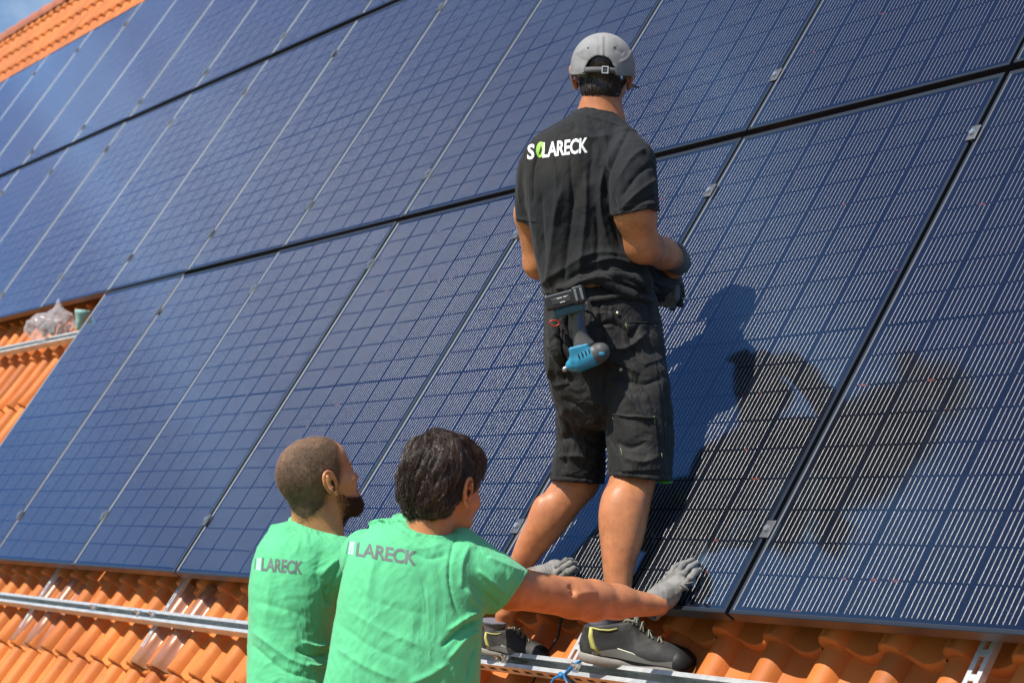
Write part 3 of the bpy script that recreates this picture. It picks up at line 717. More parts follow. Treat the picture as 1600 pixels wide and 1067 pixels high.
def eyes(root, T, R, s, parent=None):
    for sg in (1, -1):
        c = T((sg * .032, .000, .0785)); f = Field(c - .02, c + .02, .0012); f.add(ball(c, .0115 * s), 0)
        p, q = f.mesh(); o = build_mesh('eye', p, q, EYEM, root, 1)
        c2 = T((sg * .032, .002, .0860)); f = Field(c2 - .01, c2 + .01, .0007); f.add(ball(c2, .0052 * s), 0); p, q = f.mesh(); build_mesh('iris', p, q, IRIS, root, 1, parent=o)
def finger(f, pts, r0, r1, k=0.006):
    m = len(pts) - 1
    for i in range(m):
        a = r0 + (r1 - r0) * i / m; b_ = r0 + (r1 - r0) * (i + 1) / m
        f.add(cone(pts[i], pts[i + 1], a, b_), k if i == 0 else 0.004)
    for i in range(1, m): f.add(ball(pts[i], (r0 + (r1 - r0) * i / m) * 1.10), 0.004)

def strands(name, bv, root, material, pts, flow, length, r, seg=5, lift=0.0, parent=None, jitter=0.25, curl=0.0, nn_=3):
    """tapered hair tubes marched over a surface. bv in root space; pts seed points (root space); flow(p) -> direction"""
    V = []; F = []
    for p in pts:
        loc, no, _, _ = bv.find_nearest(Vector(p))
        if loc is None: continue
        d = Vector(flow(np.array(loc))); Ln = length * random.uniform(0.7, 1.25); st = Ln / seg; cur = Vector(loc); path = [cur - no * 0.001]; nos = [no]
        jit = Vector([random.gauss(0, jitter) for _ in range(3)]); l0 = lift * random.uniform(0.4, 1.3)
        for i in range(seg):
            d2 = Vector(flow(np.array(cur))) + jit; 
            if curl: d2 += no.cross(d2) * curl * math.sin(i * 1.3 + jit.x * 20)
            d2 = (d2 - no * d2.dot(no)); 
            if d2.length < 1e-6: break
            d2.normalize(); nxt = cur + d2 * st; q, n2, _, _ = bv.find_nearest(nxt)
            if q is None: break
            no = n2; cur = q; path.append(cur + no * (l0 * math.sin(math.pi * min(1, (i + 1) / seg) * 0.75) + r * 0.5)); nos.append(no)
        if len(path) < 3: continue
        o = len(V); m = len(path)
        for i, (q, n0) in enumerate(zip(path, nos)):
            t = (path[min(i + 1, m - 1)] - path[max(i - 1, 0)]).normalized(); w = t.cross(n0)
            if w.length < 1e-6: w = t.orthogonal()
            w.normalize(); u = w.cross(t); rr = r * (1 - 0.85 * (i / (m - 1)) ** 1.5)
            for k in range(nn_):
                a = 2 * math.pi * k / nn_; V.append(q + w * (math.cos(a) * rr * 1.6) + u * (math.sin(a) * rr))
        for i in range(m - 1):
            for k in range(nn_): F.append((o + i * nn_ + k, o + i * nn_ + (k + 1) % nn_, o + (i + 1) * nn_ + (k + 1) % nn_, o + (i + 1) * nn_ + k))
    return meshobj(name, [tuple(v) for v in V], F, material, parent or root, True)
def shirt_mid(o): return o.data.vertices[len(o.data.vertices) // 2].co
def lettering(name, text, org, ex, ey, material, root, shirt, parent, bold=0.02, extra=None, off=0.0007, spacing=1.0):
    """flat print laid on cloth: text space -> picture points org + x*ex + y*ey, then dropped on the shirt"""
    bv = bvh_of(shirt); loc0 = np.array(root.location)
    bm = bmesh.new()
    if text:
        cu = bpy.data.curves.new('tmp', 'FONT'); cu.body = text; cu.offset = bold; cu.resolution_u = 3; cu.space_character = spacing
        to = bpy.data.objects.new('tmp', cu); COL.objects.link(to); dg = bpy.context.evaluated_depsgraph_get(); me = bpy.data.meshes.new_from_object(to.evaluated_get(dg)); bm.from_mesh(me)
        bpy.data.objects.remove(to); bpy.data.curves.remove(cu); bpy.data.meshes.remove(me)
    for pl in (extra or []):
        vs = [bm.verts.new((x, y, 0)) for x, y in pl]; bm.faces.new(vs)
    xs = [v.co.x for v in bm.verts]; ys = [v.co.y for v in bm.verts]
    for ax, lo, hi in ((0, min(xs), max(xs)), (1, min(ys), max(ys))):
        k = lo + 0.12
        while k < hi:
            nr = Vector((1, 0, 0)) if ax == 0 else Vector((0, 1, 0)); bmesh.ops.bisect_plane(bm, geom=bm.verts[:] + bm.edges[:] + bm.faces[:], plane_co=nr * k, plane_no=nr); k += 0.12
    co0 = Vector((CAMW - loc0).tolist())
    for v in bm.verts:
        px = org[0] + v.co.x * ex[0] + v.co.y * ey[0]; py = org[1] + v.co.x * ex[1] + v.co.y * ey[1]
        d = Vector((c2w(P(px, py, 1.0)) - CAMW).tolist()).normalized(); q, no, _, dist = bv.ray_cast(co0, d)
        v.co = q + no * off if q is not None else bv.find_nearest(co0 + d * float(np.linalg.norm(np.array(shirt_mid(shirt)) - np.array(co0))))[0]
    bmesh.ops.recalc_face_normals(bm, faces=bm.faces[:])
    me = bpy.data.meshes.new(name); bm.to_mesh(me); bm.free(); me.materials.append(material)
    for p in me.polygons: p.use_smooth = True
    o = bpy.data.objects.new(name, me); COL.objects.link(o); o.parent = parent
    return o

def collar(root, shirt, Lp, Rp, d, zr, sag, material, r=.0065):
    A, B = P(Lp[0], Lp[1], d), P(Rp[0], Rp[1], d); C0 = (A + B) / 2; S0 = (B - A) / 2; sg = sag / FPX * d; L0 = loc_of(root); pts = []
    for t in np.linspace(0, 2 * math.pi, 41): pts.append(Vector((c2w(C0 + S0 * math.cos(t) + np.array([0, -sg * math.sin(t), zr * math.sin(t)])) - L0).tolist()))
    b = MB(); b.tube(pts, r, 10, caps=False); ob = b.build('collar', material, shirt, True)
    ob.data.transform(Matrix.Identity(4)); return ob
# ================================================================== the man in black
def base_of(c, n=-0.12):                                    # an Empty location under a person
    return c2w(c)
manE = empty('person', base_of(P(900, 1035, 5.4)), 'man in black t-shirt, black work shorts and backward grey cap standing at the panels', 'person')
H = 0.0036
def loc_of(root): return np.array(root.location)
mR = frame_of((0.14, -0.02, -0.98), (0.03, 1, 0.05)); mO = P(942, 121, 5.60)
LEGL = [(884, 712, 940, 724, 5.62, .050), (868, 745, 936, 762, 5.63, .063), (849, 772, 908, 795, 5.63, .060), (827, 806, 880, 832, 5.63, .058), (810, 838, 855, 858, 5.64, .050), (797, 873, 831, 889, 5.65, .038), (787, 905, 815, 912, 5.66, .034), (778, 950, 808, 955, 5.67, .035)]
LEGR = [(956, 690, 1032, 690, 5.42, .072), (953, 745, 1026, 748, 5.38, .066), (940, 775, 1018, 780, 5.35, .066), (935, 806, 1012, 812, 5.33, .066), (938, 845, 1003, 850, 5.31, .058), (941, 880, 993, 882, 5.29, .044), (944, 915, 987, 918, 5.28, .038), (945, 950, 985, 955, 5.27, .038)]
handM = P(1042, 436, 5.77)
def man():
    prims = []
    bodyP = [(sil([(905, 190, 975, 200, 5.58, .06), (860, 225, 995, 235, 5.55, .085), (845, 300, 990, 300, 5.54, .105), (850, 380, 995, 380, 5.53, .105), (862, 462, 1008, 442, 5.53, .120), (865, 520, 1020, 520, 5.53, .12), (880, 580, 1025, 580, 5.52, .12)]), .02),
             (sil([(885, 590, 950, 600, 5.57, .08)] + LEGL[:1]), .03), (sil(LEGL), .02), (sil([(945, 590, 1030, 600, 5.48, .085)] + LEGR[:1]), .03), (sil(LEGR), .02),
             (cone(P(940, 175, 5.59), P(938, 215, 5.56), .056, .062), .03),
             # right arm
             (cone(P(985, 250, 5.44), P(993, 335, 5.37), .055, .054), .03), (cone(P(993, 335, 5.37), P(1004, 384, 5.40), .054, .043), .02), (cone(P(1004, 384, 5.40), P(1036, 396, 5.54), .046, .041), .02), (cone(P(1036, 396, 5.54), P(1058, 405, 5.68), .041, .031), .02), (cone(P(1058, 405, 5.68), handM, .031, .032), .02),
             # left arm
             (cone(P(845, 250, 5.60), P(831, 335, 5.62), .05, .047), .03), (cone(P(831, 335, 5.62), P(842, 412, 5.66), .046, .040), .02), (cone(P(842, 412, 5.66), P(900, 430, 5.80), .042, .035), .02), (cone(P(900, 430, 5.80), P(985, 440, 5.83), .035, .028), .02), (cone(P(985, 440, 5.83), P(1015, 445, 5.82), .028, .034), .02)]
    f = grid_for([p for p, _ in bodyP] + [ball(mO, .16), ball(P(790, 980, 5.7), .1)], H)
    for p, k in bodyP: f.add(p, k)
    # calf muscles, heel cords
    f.add(ell(P(972, 812, 5.30), (.045, .085, .030)), .03); f.add(ell(P(846, 812, 5.60), (.030, .065, .028)), .03)
    f.add(ell(P(1010, 392, 5.42), (.040, .028, .05)), .02)
    T = put_head(f, mO, mR, .94)
    # feet
    f.add(cone(P(958, 985, 5.25), P(1020, 1022, 5.20), .030, .020), .03); f.add(cone(P(790, 975, 5.68), P(818, 1006, 5.66), .030, .02), .03)
    p, q = f.mesh(); body = build_mesh('body', p, q, SKIN, manE, 2)
    bz = MB(); vs = body.data.vertices; cnt = 0; LL = AX @ np.array([0, -1, 0])
    co = w2c(np.array([v.co[:] for v in vs]) + loc_of(manE)); px_, py_ = topx(co); ok = np.where(((py_ > 760) & (py_ < 925)) | ((py_ > 345) & (py_ < 410)))[0]
    for i in rng.choice(ok, 2600):
        q = vs[int(i)].co; no = vs[int(i)].normal; d = (Vector(LL.tolist()) + no * .35 + Vector([random.gauss(0, .4) for _ in range(3)])).normalized(); w = d.orthogonal().normalized() * .00016
        bz.add([q + w, q - w, q + d * random.uniform(.006, .013)], [(0, 1, 2)])
    bz.build('body_hair', mat('fine_body_hair', (.05, .025, .012), .5), body)
    # hair under the cap
    hf = Field(mO - .16, mO + .16, .0026); hf.add(ell(T((0, .032, -.014)), np.array((.0745, .0835, .0925)), mR), .0); hf.add(ell(T((0, -.045, -.045)), np.array((.054, .043, .053)), mR), .02)
    hf.halfspace(T((0, -.066, -.06)), mR @ np.array([0, -1, .35])); hf.halfspace(T((0, 0, .012)), mR @ np.array([0, -.25, 1]))
    p, q = hf.mesh(); hair = build_mesh('hair', p, q, DKHAIR, manE, 1)
    bv = bvh_of(hair); V0 = np.array([v.co[:] for v in hair.data.vertices]); L0 = loc_of(manE)
    down = AX @ (mR @ np.array([0.25, -1, 0]))
    Yl = (w2c(V0 + L0) - mO) @ mR; V0 = V0[(Yl[:, 1] < .035) & ((Yl[:, 1] < -.006) | (np.abs(Yl[:, 0]) < .034))]; sel = V0[rng.choice(len(V0), 2200)]
    strands('strands', bv, manE, STRAND, sel, lambda p_: down, .016, .00045, 4, .002, parent=hair, jitter=.35)
    # cap
    cf = Field(mO - .20, mO + .20, .0026)
    co_ = T((0, .028, -.012)); cf.add(ell(co_, np.array((.0845, .088, .103)), mR), 0)
    cf.add(cone(T((0, .01, -.02)), T((0, .035, -.02)), .083, .076), .03)
    def planeY(y, tilt): return T((0, y, 0)), mR @ np.array([0, -1, tilt])
    cf.halfspace(*planeY(.000, 0.08))
    cf.cut(ell(co_, np.array((.0805, .084, .099)), mR), .001)
    cf.cut(ell(T((.002, .000, -.105)), np.array((.040, .042, .05)), mR), .004)
    # brim (forward), curved
    bc = T((0, .018, .115)); 
    p, q = cf.mesh(); L = []
    cap = build_mesh('cap', p, q, CAPM, manE, 1, strokes=[([(941, 58), (941, 72), (941, 94)], 1.1, 1.6, 0, 1), ([(935.5, 58), (935.8, 72), (936, 91)], .8, -.8, 0, 1), ([(946.5, 58), (946.2, 72), (946, 91)], .8, -.8, 0, 1),
        ([(914, 119), (920, 103), (941, 95), (961, 103), (966, 117)], 1.3, 1.2, 0, 1), ([(893, 116), (920, 120), (960, 120), (989, 115)], 1.6, .8, 0, 1), ([(906, 90), (925, 100), (935, 86)], 4, -1.0), ([(968, 98), (980, 92), (986, 80)], 3, 1.6), ([(900, 85), (915, 75)], 4, 1.2), ([(960, 75), (975, 85)], 4, -1.2)])
    # strap with buckle
    Mw = Matrix([list(r) for r in (AX @ mR)]).to_4x4(); cw = c2w(T((0, 0, 0))) - L0; Mw.translation = Vector(cw.tolist())
    b = MB(); n = 14; v = []
    for i in range(n + 1):
        a = math.pi * (1.5 + (i / n - .5) * .48); x, z = .0825 * math.cos(a), .1005 * math.sin(a) - .012
        for (dy, dr) in ((-.004, 0), (.011, 0), (.011, .0022), (-.004, .0022)):
            v.append(Mw @ Vector((x * (1 + dr * 10), dy, z * (1 + dr * 10))))
    f_ = [(i * 4 + k, i * 4 + (k + 1) % 4, (i + 1) * 4 + (k + 1) % 4, (i + 1) * 4 + k) for i in range(n) for k in range(4)]; b.add(v, f_)
    b.build('strap', mat('strap_cloth', (0.10, 0.10, 0.105), .8, bump=.3, bscale=700), cap, True)
    b = MB()
    for a0 in (0.10,):
        a = math.pi * 1.5 + a0 + .1; c = Vector((.0845 * math.cos(a), .0035, .1025 * math.sin(a) - .012)); Mb = Mw @ Matrix.Translation(c) @ Matrix.Rotation(-a0 - .1, 4, 'Y')
        b.box(-.009, -.0065, -.010, .010, -.0022, .001, M=Mb); b.box(.0065, .009, -.010, .010, -.0022, .001, M=Mb); b.box(-.0064, .0064, .0075, .010, -.0022, .001, M=Mb); b.box(-.0064, .0064, -.010, -.0075, -.0022, .001, M=Mb)
    b.build('buckle', MAT_ALU, cap)
    # brim as a curved sheet of real thickness
    V = []; F = []; nu, nv = 16, 6
    for top in (0, 1):
        for i in range(nu + 1):
            for j in range(nv + 1):
                a = (i / nu - .5) * 1.7; t = j / nv; rr = .080 + t * .066 * max(0.0, math.cos(a * 1.15)) ** .6
                x = rr * math.sin(a) * .98; z = rr * math.cos(a) + .018; y = .008 - .016 * (a * a) * .9 - t * .012 + top * .0028
                V.append(Mw @ Vector((x, y, z)))
    m = (nu + 1) * (nv + 1)
    for i in range(nu):
        for j in range(nv):
            a = i * (nv + 1) + j; F.append((a, a + 1, a + nv + 2, a + nv + 1)); F.append((m + a, m + a + nv + 1, m + a + nv + 2, m + a + 1))
    for i in range(nu): a = i * (nv + 1) + nv; F.append((a, m + a, m + a + nv + 1, a + nv + 1))
    meshobj('brim', V, F, CAPM, cap)
    b = MB()
    for ey_ in ((919, 75.5), (960, 74.5)):
        d = Vector((c2w(P(ey_[0], ey_[1], 1)) - CAMW).tolist()).normalized(); q_, no, _, _ = bvh_of(cap).ray_cast(Vector((CAMW - L0).tolist()), d)
        if q_: b.cyl(q_ - no * .001, no, .0030, .0016, 12)
    b.build('eyelets', mat('eyelet', (0.03, 0.03, 0.03), .6), cap, True)
    # ---------------- t-shirt
    S1 = [(897, 176, 973, 188, 5.575, .072), (872, 193, 991, 207, 5.555, .088), (846, 210, 1006, 225, 5.545, .100), (822, 234, 1014, 248, 5.54, .115), (817, 285, 1010, 290, 5.53, .125), (824, 335, 1002, 335, 5.52, .125), (833, 385, 1004, 380, 5.52, .123), (841, 425, 1012, 415, 5.52, .128), (848, 458, 1020, 438, 5.52, .134), (850, 480, 1022, 460, 5.52, .134)]
    body_p = phem(sil(S1, 2.4, cap=.012), [840, 880, 905, 925, 945, 960, 980, 995, 1010, 1040], [462, 459, 445, 440, 443, 456, 467, 470, 458, 440])
    sl_ = sil([(832, 225, 872, 215, 5.58, .06), (813, 250, 850, 262, 5.60, .066), (806.5, 290, 840, 300, 5.61, .064), (806, 330, 838, 335, 5.62, .060), (807, 375, 838, 380, 5.62, .058)], 2.2)
    sr_ = sil([(960, 222, 998, 218, 5.48, .055), (950, 252, 1021, 242, 5.43, .074), (950, 290, 1027, 280, 5.39, .075), (954, 330, 1031, 320, 5.365, .072), (958, 378, 1034, 368, 5.36, .070)], 2.2, cap=.03)
    sl_ = pcut(phem(sl_, [800, 815, 840], [344, 348, 353]), sil([(812, 335, 835, 338, 5.62, .051), (812, 390, 835, 392, 5.62, .051)], cap=.002)); sr_ = pcut(phem(sr_, [945, 960, 990, 1015, 1035], [337, 337, 332, 327, 333]), sil([(962, 322, 1025, 316, 5.365, .060), (965, 385, 1027, 375, 5.36, .060)], cap=.002))
    f = grid_for([body_p, sl_, sr_], .0032); f.add(body_p, 0)
    f.add(sl_, .03); f.add(sr_, .022)
    for a_, b_, r0_, r1_ in (((872, 450, 5.405), (955, 428, 5.39), .008, .014), ((930, 436, 5.385), (990, 462, 5.395), .013, .011), ((960, 425, 5.39), (1012, 440, 5.42), .013, .012)): f.add(cone(P(*a_), P(*b_), r0_, r1_), .012)
    f.cut(cone(P(940, 150, 5.60), P(936, 192, 5.575), .060, .056), .004)
    p, q = f.mesh()
    ST = [([(985, 200), (965, 235), (948, 280), (952, 330), (975, 400)], 3.2, -5.0, 0), ([(975, 210), (955, 245), (938, 290), (940, 345), (958, 400)], 5, 4.0), ([(880, 290), (868, 340), (862, 400), (856, 445)], 7, 4.5), ([(900, 285), (893, 340), (885, 400), (880, 440)], 6, -4.5), ([(915, 270), (915, 330), (908, 400), (905, 435)], 7, 4.5), ([(845, 300), (846, 350), (850, 400)], 6, -3.5),
          ([(930, 320), (935, 370), (930, 420)], 6, -3.5), ([(862, 235), (866, 262), (870, 300), (868, 340)], 4, 2.2), ([(890, 240), (893, 280), (895, 330)], 4, -2.6),
          ([(955, 300), (968, 350), (985, 385), (1010, 410)], 5, -5), ([(840, 450), (880, 420), (930, 395), (985, 400)], 6, 3.0), ([(870, 448), (910, 425), (960, 420), (1010, 425)], 5, -4.0), ([(880, 455), (925, 433), (975, 440), (1015, 455)], 4.5, 5), ([(925, 410), (960, 405), (1000, 418)], 4, 4), ([(900, 440), (940, 430), (990, 450)], 3, -3.5), ([(985, 430), (1000, 440), (1018, 450)], 3.5, 4),
          ([(1010, 230), (985, 250), (965, 285)], 4.5, 3.0), ([(1022, 255), (995, 275), (970, 310)], 4.5, -3.0), ([(1026, 280), (1000, 298), (972, 325)], 4, 3.0), ([(1028, 305), (1005, 315), (975, 332)], 3.5, -2.5), ([(955, 331), (975, 324), (1005, 319), (1030, 318)], 2.0, 1.2, 0, 1),
          ([(808, 342), (822, 344), (836, 346)], 2, 1.4, 0, 1), ([(822, 235), (812, 270), (812, 320)], 4, 2), ([(842, 232), (832, 270), (832, 320)], 2.5, -4.0), ([(900, 178), (935, 186), (968, 197)], 1.8, 1.8, 0, 1), ([(880, 200), (920, 215), (960, 212)], 6, 2.0), ([(900, 190), (890, 225), (885, 250)], 5, -1.8), ([(940, 205), (948, 235), (940, 265)], 5, 2.2), ([(925, 215), (925, 250), (920, 290)], 5, -2.4)]
    nz = lambda c, n_: .0026 * fbm(c, 9, 3, 3, (1, .45, 1)) + .0007 * fbm(c, 28, 4, 2, (1, .6, 1))
    shirt = build_mesh('shirt', p, q, BLACK, manE, 2, strokes=ST, noise=nz)
    collar(manE, shirt, (895, 177), (973, 189), 5.575, .068, 7, BLACK)
    # ---------------- lettering on the back
    ex = np.array([25.2, -3.0]) ; ey = np.array([1.5, -33.0])
    org = (823.5, 249.0)
    lettering('lettering', 'S', org, ex * .98, ey * .96, WHITE, manE, shirt, shirt, .028)
    lettering('lettering', 'LARECK', (846.5, 246.3), ex * .79, ey * .98, WHITE, manE, shirt, shirt, .026, spacing=.96)
    circ = [(.5 + .38 * math.cos(a), .37 + .37 * math.sin(a)) for a in np.linspace(0, 2 * math.pi, 28, endpoint=False)]
    lettering('logo', '', (835.0, 247.4), ex * .72, ey, LIME, manE, shirt, shirt, 0, [circ], off=.0007)
    lettering('logo_mark', '', (835.0, 247.4), ex * .72, ey, BLACK, manE, shirt, shirt, 0, [[(.30, .02), (.55, .58), (.64, .34), (.58, .22), (.52, .10), (.46, .22), (.40, .06)]], off=.0014)
    # ---------------- shorts
    trunk = sil([(856, 466, 1016, 450, 5.525, .122), (850, 482, 1026, 468, 5.525, .134), (849, 520, 1034, 512, 5.52, .146), (850, 565, 1040, 560, 5.51, .148), (858, 598, 1045, 600, 5.50, .13)], 2.5, cap=(.006, None))
    ll = sil([(860, 590, 948, 600, 5.57, .105), (868, 640, 946, 645, 5.59, .100), (869, 690, 946, 695, 5.61, .097), (862, 735, 945, 742, 5.62, .095), (856, 785, 943, 792, 5.63, .094)], 2.4)
    lr = sil([(938, 590, 1045, 600, 5.46, .110), (945, 640, 1051, 640, 5.43, .108), (949, 690, 1052, 690, 5.41, .106), (951, 735, 1050, 735, 5.39, .104), (951, 785, 1048, 785, 5.37, .100)], 2.4)
    ll = pcut(phem(ll, [850, 900, 950], [749, 754, 757]), sil([(869, 728, 938, 732, 5.62, .083), (863, 820, 936, 826, 5.63, .083)], cap=.002)); lr = pcut(phem(lr, [945, 1000, 1060], [742, 748, 753]), sil([(958, 722, 1043, 722, 5.39, .092), (958, 820, 1042, 820, 5.37, .090)], cap=.002))
    f = grid_for([trunk, ll, lr], .0032); f.add(trunk, 0); f.add(ll, .02)
    g2 = grid_for([trunk, ll, lr], .0032); g2.add(lr, 0)
    f.a = np.minimum(f.a, g2.a) - .25 * .008 * (np.maximum(.008 - np.abs(f.a - g2.a), 0) / .008) ** 2
    p, q = f.mesh()
    ST = [([(935, 470), (942, 520), (948, 570), (945, 620)], 3, -3.5), ([(1005, 525), (1025, 560), (1035, 620), (1040, 700)], 1.3, -1.6, 0, 1), ([(1008, 440), (1015, 480), (1010, 560)], 8, -3),
          ([(925, 515), (960, 505), (1000, 540)], 5, -5), ([(935, 540), (975, 545), (1010, 520)], 5, 5), ([(930, 560), (960, 565), (1000, 585)], 5, 5), ([(1000, 505), (985, 535), (1005, 565)], 4, -4), ([(945, 590), (975, 610), (1010, 660)], 5, 4), ([(960, 585), (1000, 600), (1035, 590)], 4.5, -4), ([(880, 620), (910, 640), (940, 640)], 6, -4), ([(870, 640), (900, 660), (938, 655)], 6, 4.5),
          ([(872, 690), (900, 680), (940, 700)], 6, -4.0), ([(868, 715), (905, 712), (940, 728)], 5, 3.5), ([(885, 645), (890, 690), (880, 735)], 5, -3), ([(945, 660), (952, 700), (948, 735)], 5, 4), ([(862, 742), (900, 746), (944, 750)], 1.3, -1.4, 0, 1), ([(952, 736), (1000, 740), (1048, 742)], 1.3, -1.4, 0, 1),
          ([(1040, 600), (1046, 650), (1044, 720)], 6, -3), ([(860, 530), (866, 560), (862, 592)], 5, 5), ([(872, 520), (880, 560), (885, 600)], 4, -5), ([(965, 690), (985, 700), (1010, 690)], 5, -3), ([(975, 715), (1005, 722), (1030, 712)], 5, 3)]
    PT = [([(927, 487), (958, 488), (960, 512), (929, 517)], 3.5, 2.2), ([(978, 506), (1032, 507), (1040, 560), (1007, 572), (996, 560)], 4, 2.5), ([(946, 580), (976, 577), (1012, 615), (1022, 655), (958, 650), (955, 610)], 4, 2.5), ([(957, 648), (1024, 652), (1032, 735), (972, 738)], 4.5, 2.5), ([(853, 520), (882, 522), (890, 600), (868, 606), (856, 580)], 7, 3)]
    nz = lambda c, n_: .0024 * fbm(c, 8, 13, 3) + .0010 * fbm(c, 26, 14, 2)
    sh = build_mesh('shorts', p, q, SHORTS, manE, 2, strokes=ST, patches=PT, noise=nz)
    sbv = bvh_of(sh); o0 = Vector((CAMW - L0).tolist())
    def onto(bv_, px, py, off=0.002):
        d = Vector((c2w(P(px, py, 1)) - CAMW).tolist()).normalized(); q_, no, _, _ = bv_.ray_cast(o0, d); return (q_ + no * off) if q_ is not None else None
    # stitched trims, seams and studs
    for nm, pts, r, mm in (('pocket_trim', [(958, 648), (980, 650), (1000, 651), (1022, 653)], .0022, SHORTS), ('pocket_zip', [(980, 505), (1000, 504), (1030, 505)], .0020, SHORTS), ('waistband', [(922, 470), (950, 466), (980, 462), (1015, 470)], .010, SHORTS)):
        pp = [onto(sbv, *x) for x in catm(pts, 4)]; pp = [x for x in pp if x is not None]
        if len(pp) > 2: b = MB(); b.tube(pp, r, 8); b.build(nm, mm, sh, True)
    limet = mat('lime_thread', (0.20, 0.26, 0.08), .7)
    for pts in ([(957, 650), (960, 656)], [(1021, 650), (1023, 662)], [(970, 700), (973, 712)], [(1033, 708), (1034, 716)], [(978, 506), (981, 515)]):
        pp = [onto(sbv, *x, .002) for x in pts]; 
        if all(x is not None for x in pp): b = MB(); b.tube(pp, .0009, 6); b.build('stitch', limet, sh, True)
    b = MB(); c0 = onto(sbv, 1048, 742, .0); 
    for sx_, sy_ in ((965, 490), (971, 578)):
        c = onto(sbv, sx_, sy_, .002)
        if c is not None: b = MB(); b.cyl(c, Vector((-(c - o0)).normalized()), .0055, .003, 14); b.build('stud', mat('brass_stud', (0.35, 0.36, 0.25), .4, .9), sh, True)
    # lime lining peeping at the hems
    for secs, nm in (([(1024, 750, 1049, 749, 5.40, .05), (1028, 754, 1051, 752, 5.40, .05)], 'lining'),):
        f = grid_for([sil(secs, cap=.004)], .002); f.add(sil(secs, cap=.004), 0); p, q = f.mesh(); build_mesh(nm, p, q, LIMEHEM, manE, 1, parent=sh)
    # ---------------- gloves holding a dark tool bag at the belly
    f = Field(handM - .16, handM + .16, .0026)
    wr = P(1058, 404, 5.67); f.add(cone(P(1052, 400, 5.63), P(1060, 410, 5.70), .040, .036), 0); f.add(ell(handM, (.044, .044, .04)), .02)
    for i in range(4):
        a = P(1030 + i * 9, 440 + i * 2, 5.74 - i * .008); finger(f, [a, a + np.array([-.004, -.035, .012]), a + np.array([-.012, -.055, -.012]), a + np.array([-.016, -.050, -.035])], .0115, .0095)
    finger(f, [P(1022, 430, 5.74), P(1010, 438, 5.76), P(1006, 450, 5.78)], .012, .010)
    f.cut(cone(P(1040, 397, 5.56), P(1056, 403, 5.665), .034, .033), .002)
    p, q = f.mesh(); build_mesh('glove', p, q, mat('charcoal_glove', (0.10, 0.10, 0.105), .8, bump=.4, bscale=500), manE, 2)
    hl = P(1012, 446, 5.82); f = Field(hl - .14, hl + .14, .0026); f.add(ell(hl, (.042, .036, .03)), 0); f.add(cone(P(975, 438, 5.83), P(998, 443, 5.82), .036, .034), .02)
    for i in range(4):
        a = hl + np.array([.02, .016 - i * .014, .0]); finger(f, [a, a + np.array([.035, -.008, 0]), a + np.array([.055, -.022, .004]), a + np.array([.050, -.04, .004])], .0105, .009)
    finger(f, [hl + np.array([-.01, .025, .01]), hl + np.array([.015, .045, .015]), hl + np.array([.038, .048, .012])], .012, .010)
    p, q = f.mesh(); build_mesh('glove', p, q, GLOVEB, manE, 2)
    return body, shirt, sh, sbv, onto
body_m, shirt_m, shorts_m, sbv_m, onto_m = man()
# the dark pouch the man holds in front of his belly
pc = P(1038, 452, 5.74)
pouch = empty('tool_pouch', c2w(P(1038, 470, 5.74)), 'black tool pouch held in the gloved hands of the man in black', 'pouch')
f = Field(pc - .14, pc + .14, .0028); f.add(rbox(pc, (.046, .036, .03), None, .02), 0); f.add(ell(P(1055, 455, 5.74), (.026, .036, .03)), .02); f.add(cone(P(1040, 462, 5.74), P(1064, 478, 5.74), .014, .006), .02)
f.add(cone(P(990, 452, 5.70), P(1030, 446, 5.72), .045, .035), .02); f.add(ell(P(1005, 430, 5.70), (.045, .05, .05)), .03); p, q = f.mesh()  # extra bulk towards the belly, added to close the gap in the reflection
build_mesh('pouch_body', p, q, GLOVEB, pouch, 2, noise=lambda c, n_: .0025 * fbm(c, 22, 5, 2))
b = MB(); a0, a1 = [Vector((c2w(x) - loc_of(pouch)).tolist()) for x in (P(1064, 466, 5.72), P(1078, 467, 5.72))]; b.tube([a0, a1], .0022, 8); b.build('screwdriver_tip', MAT_ALU, pouch, True)

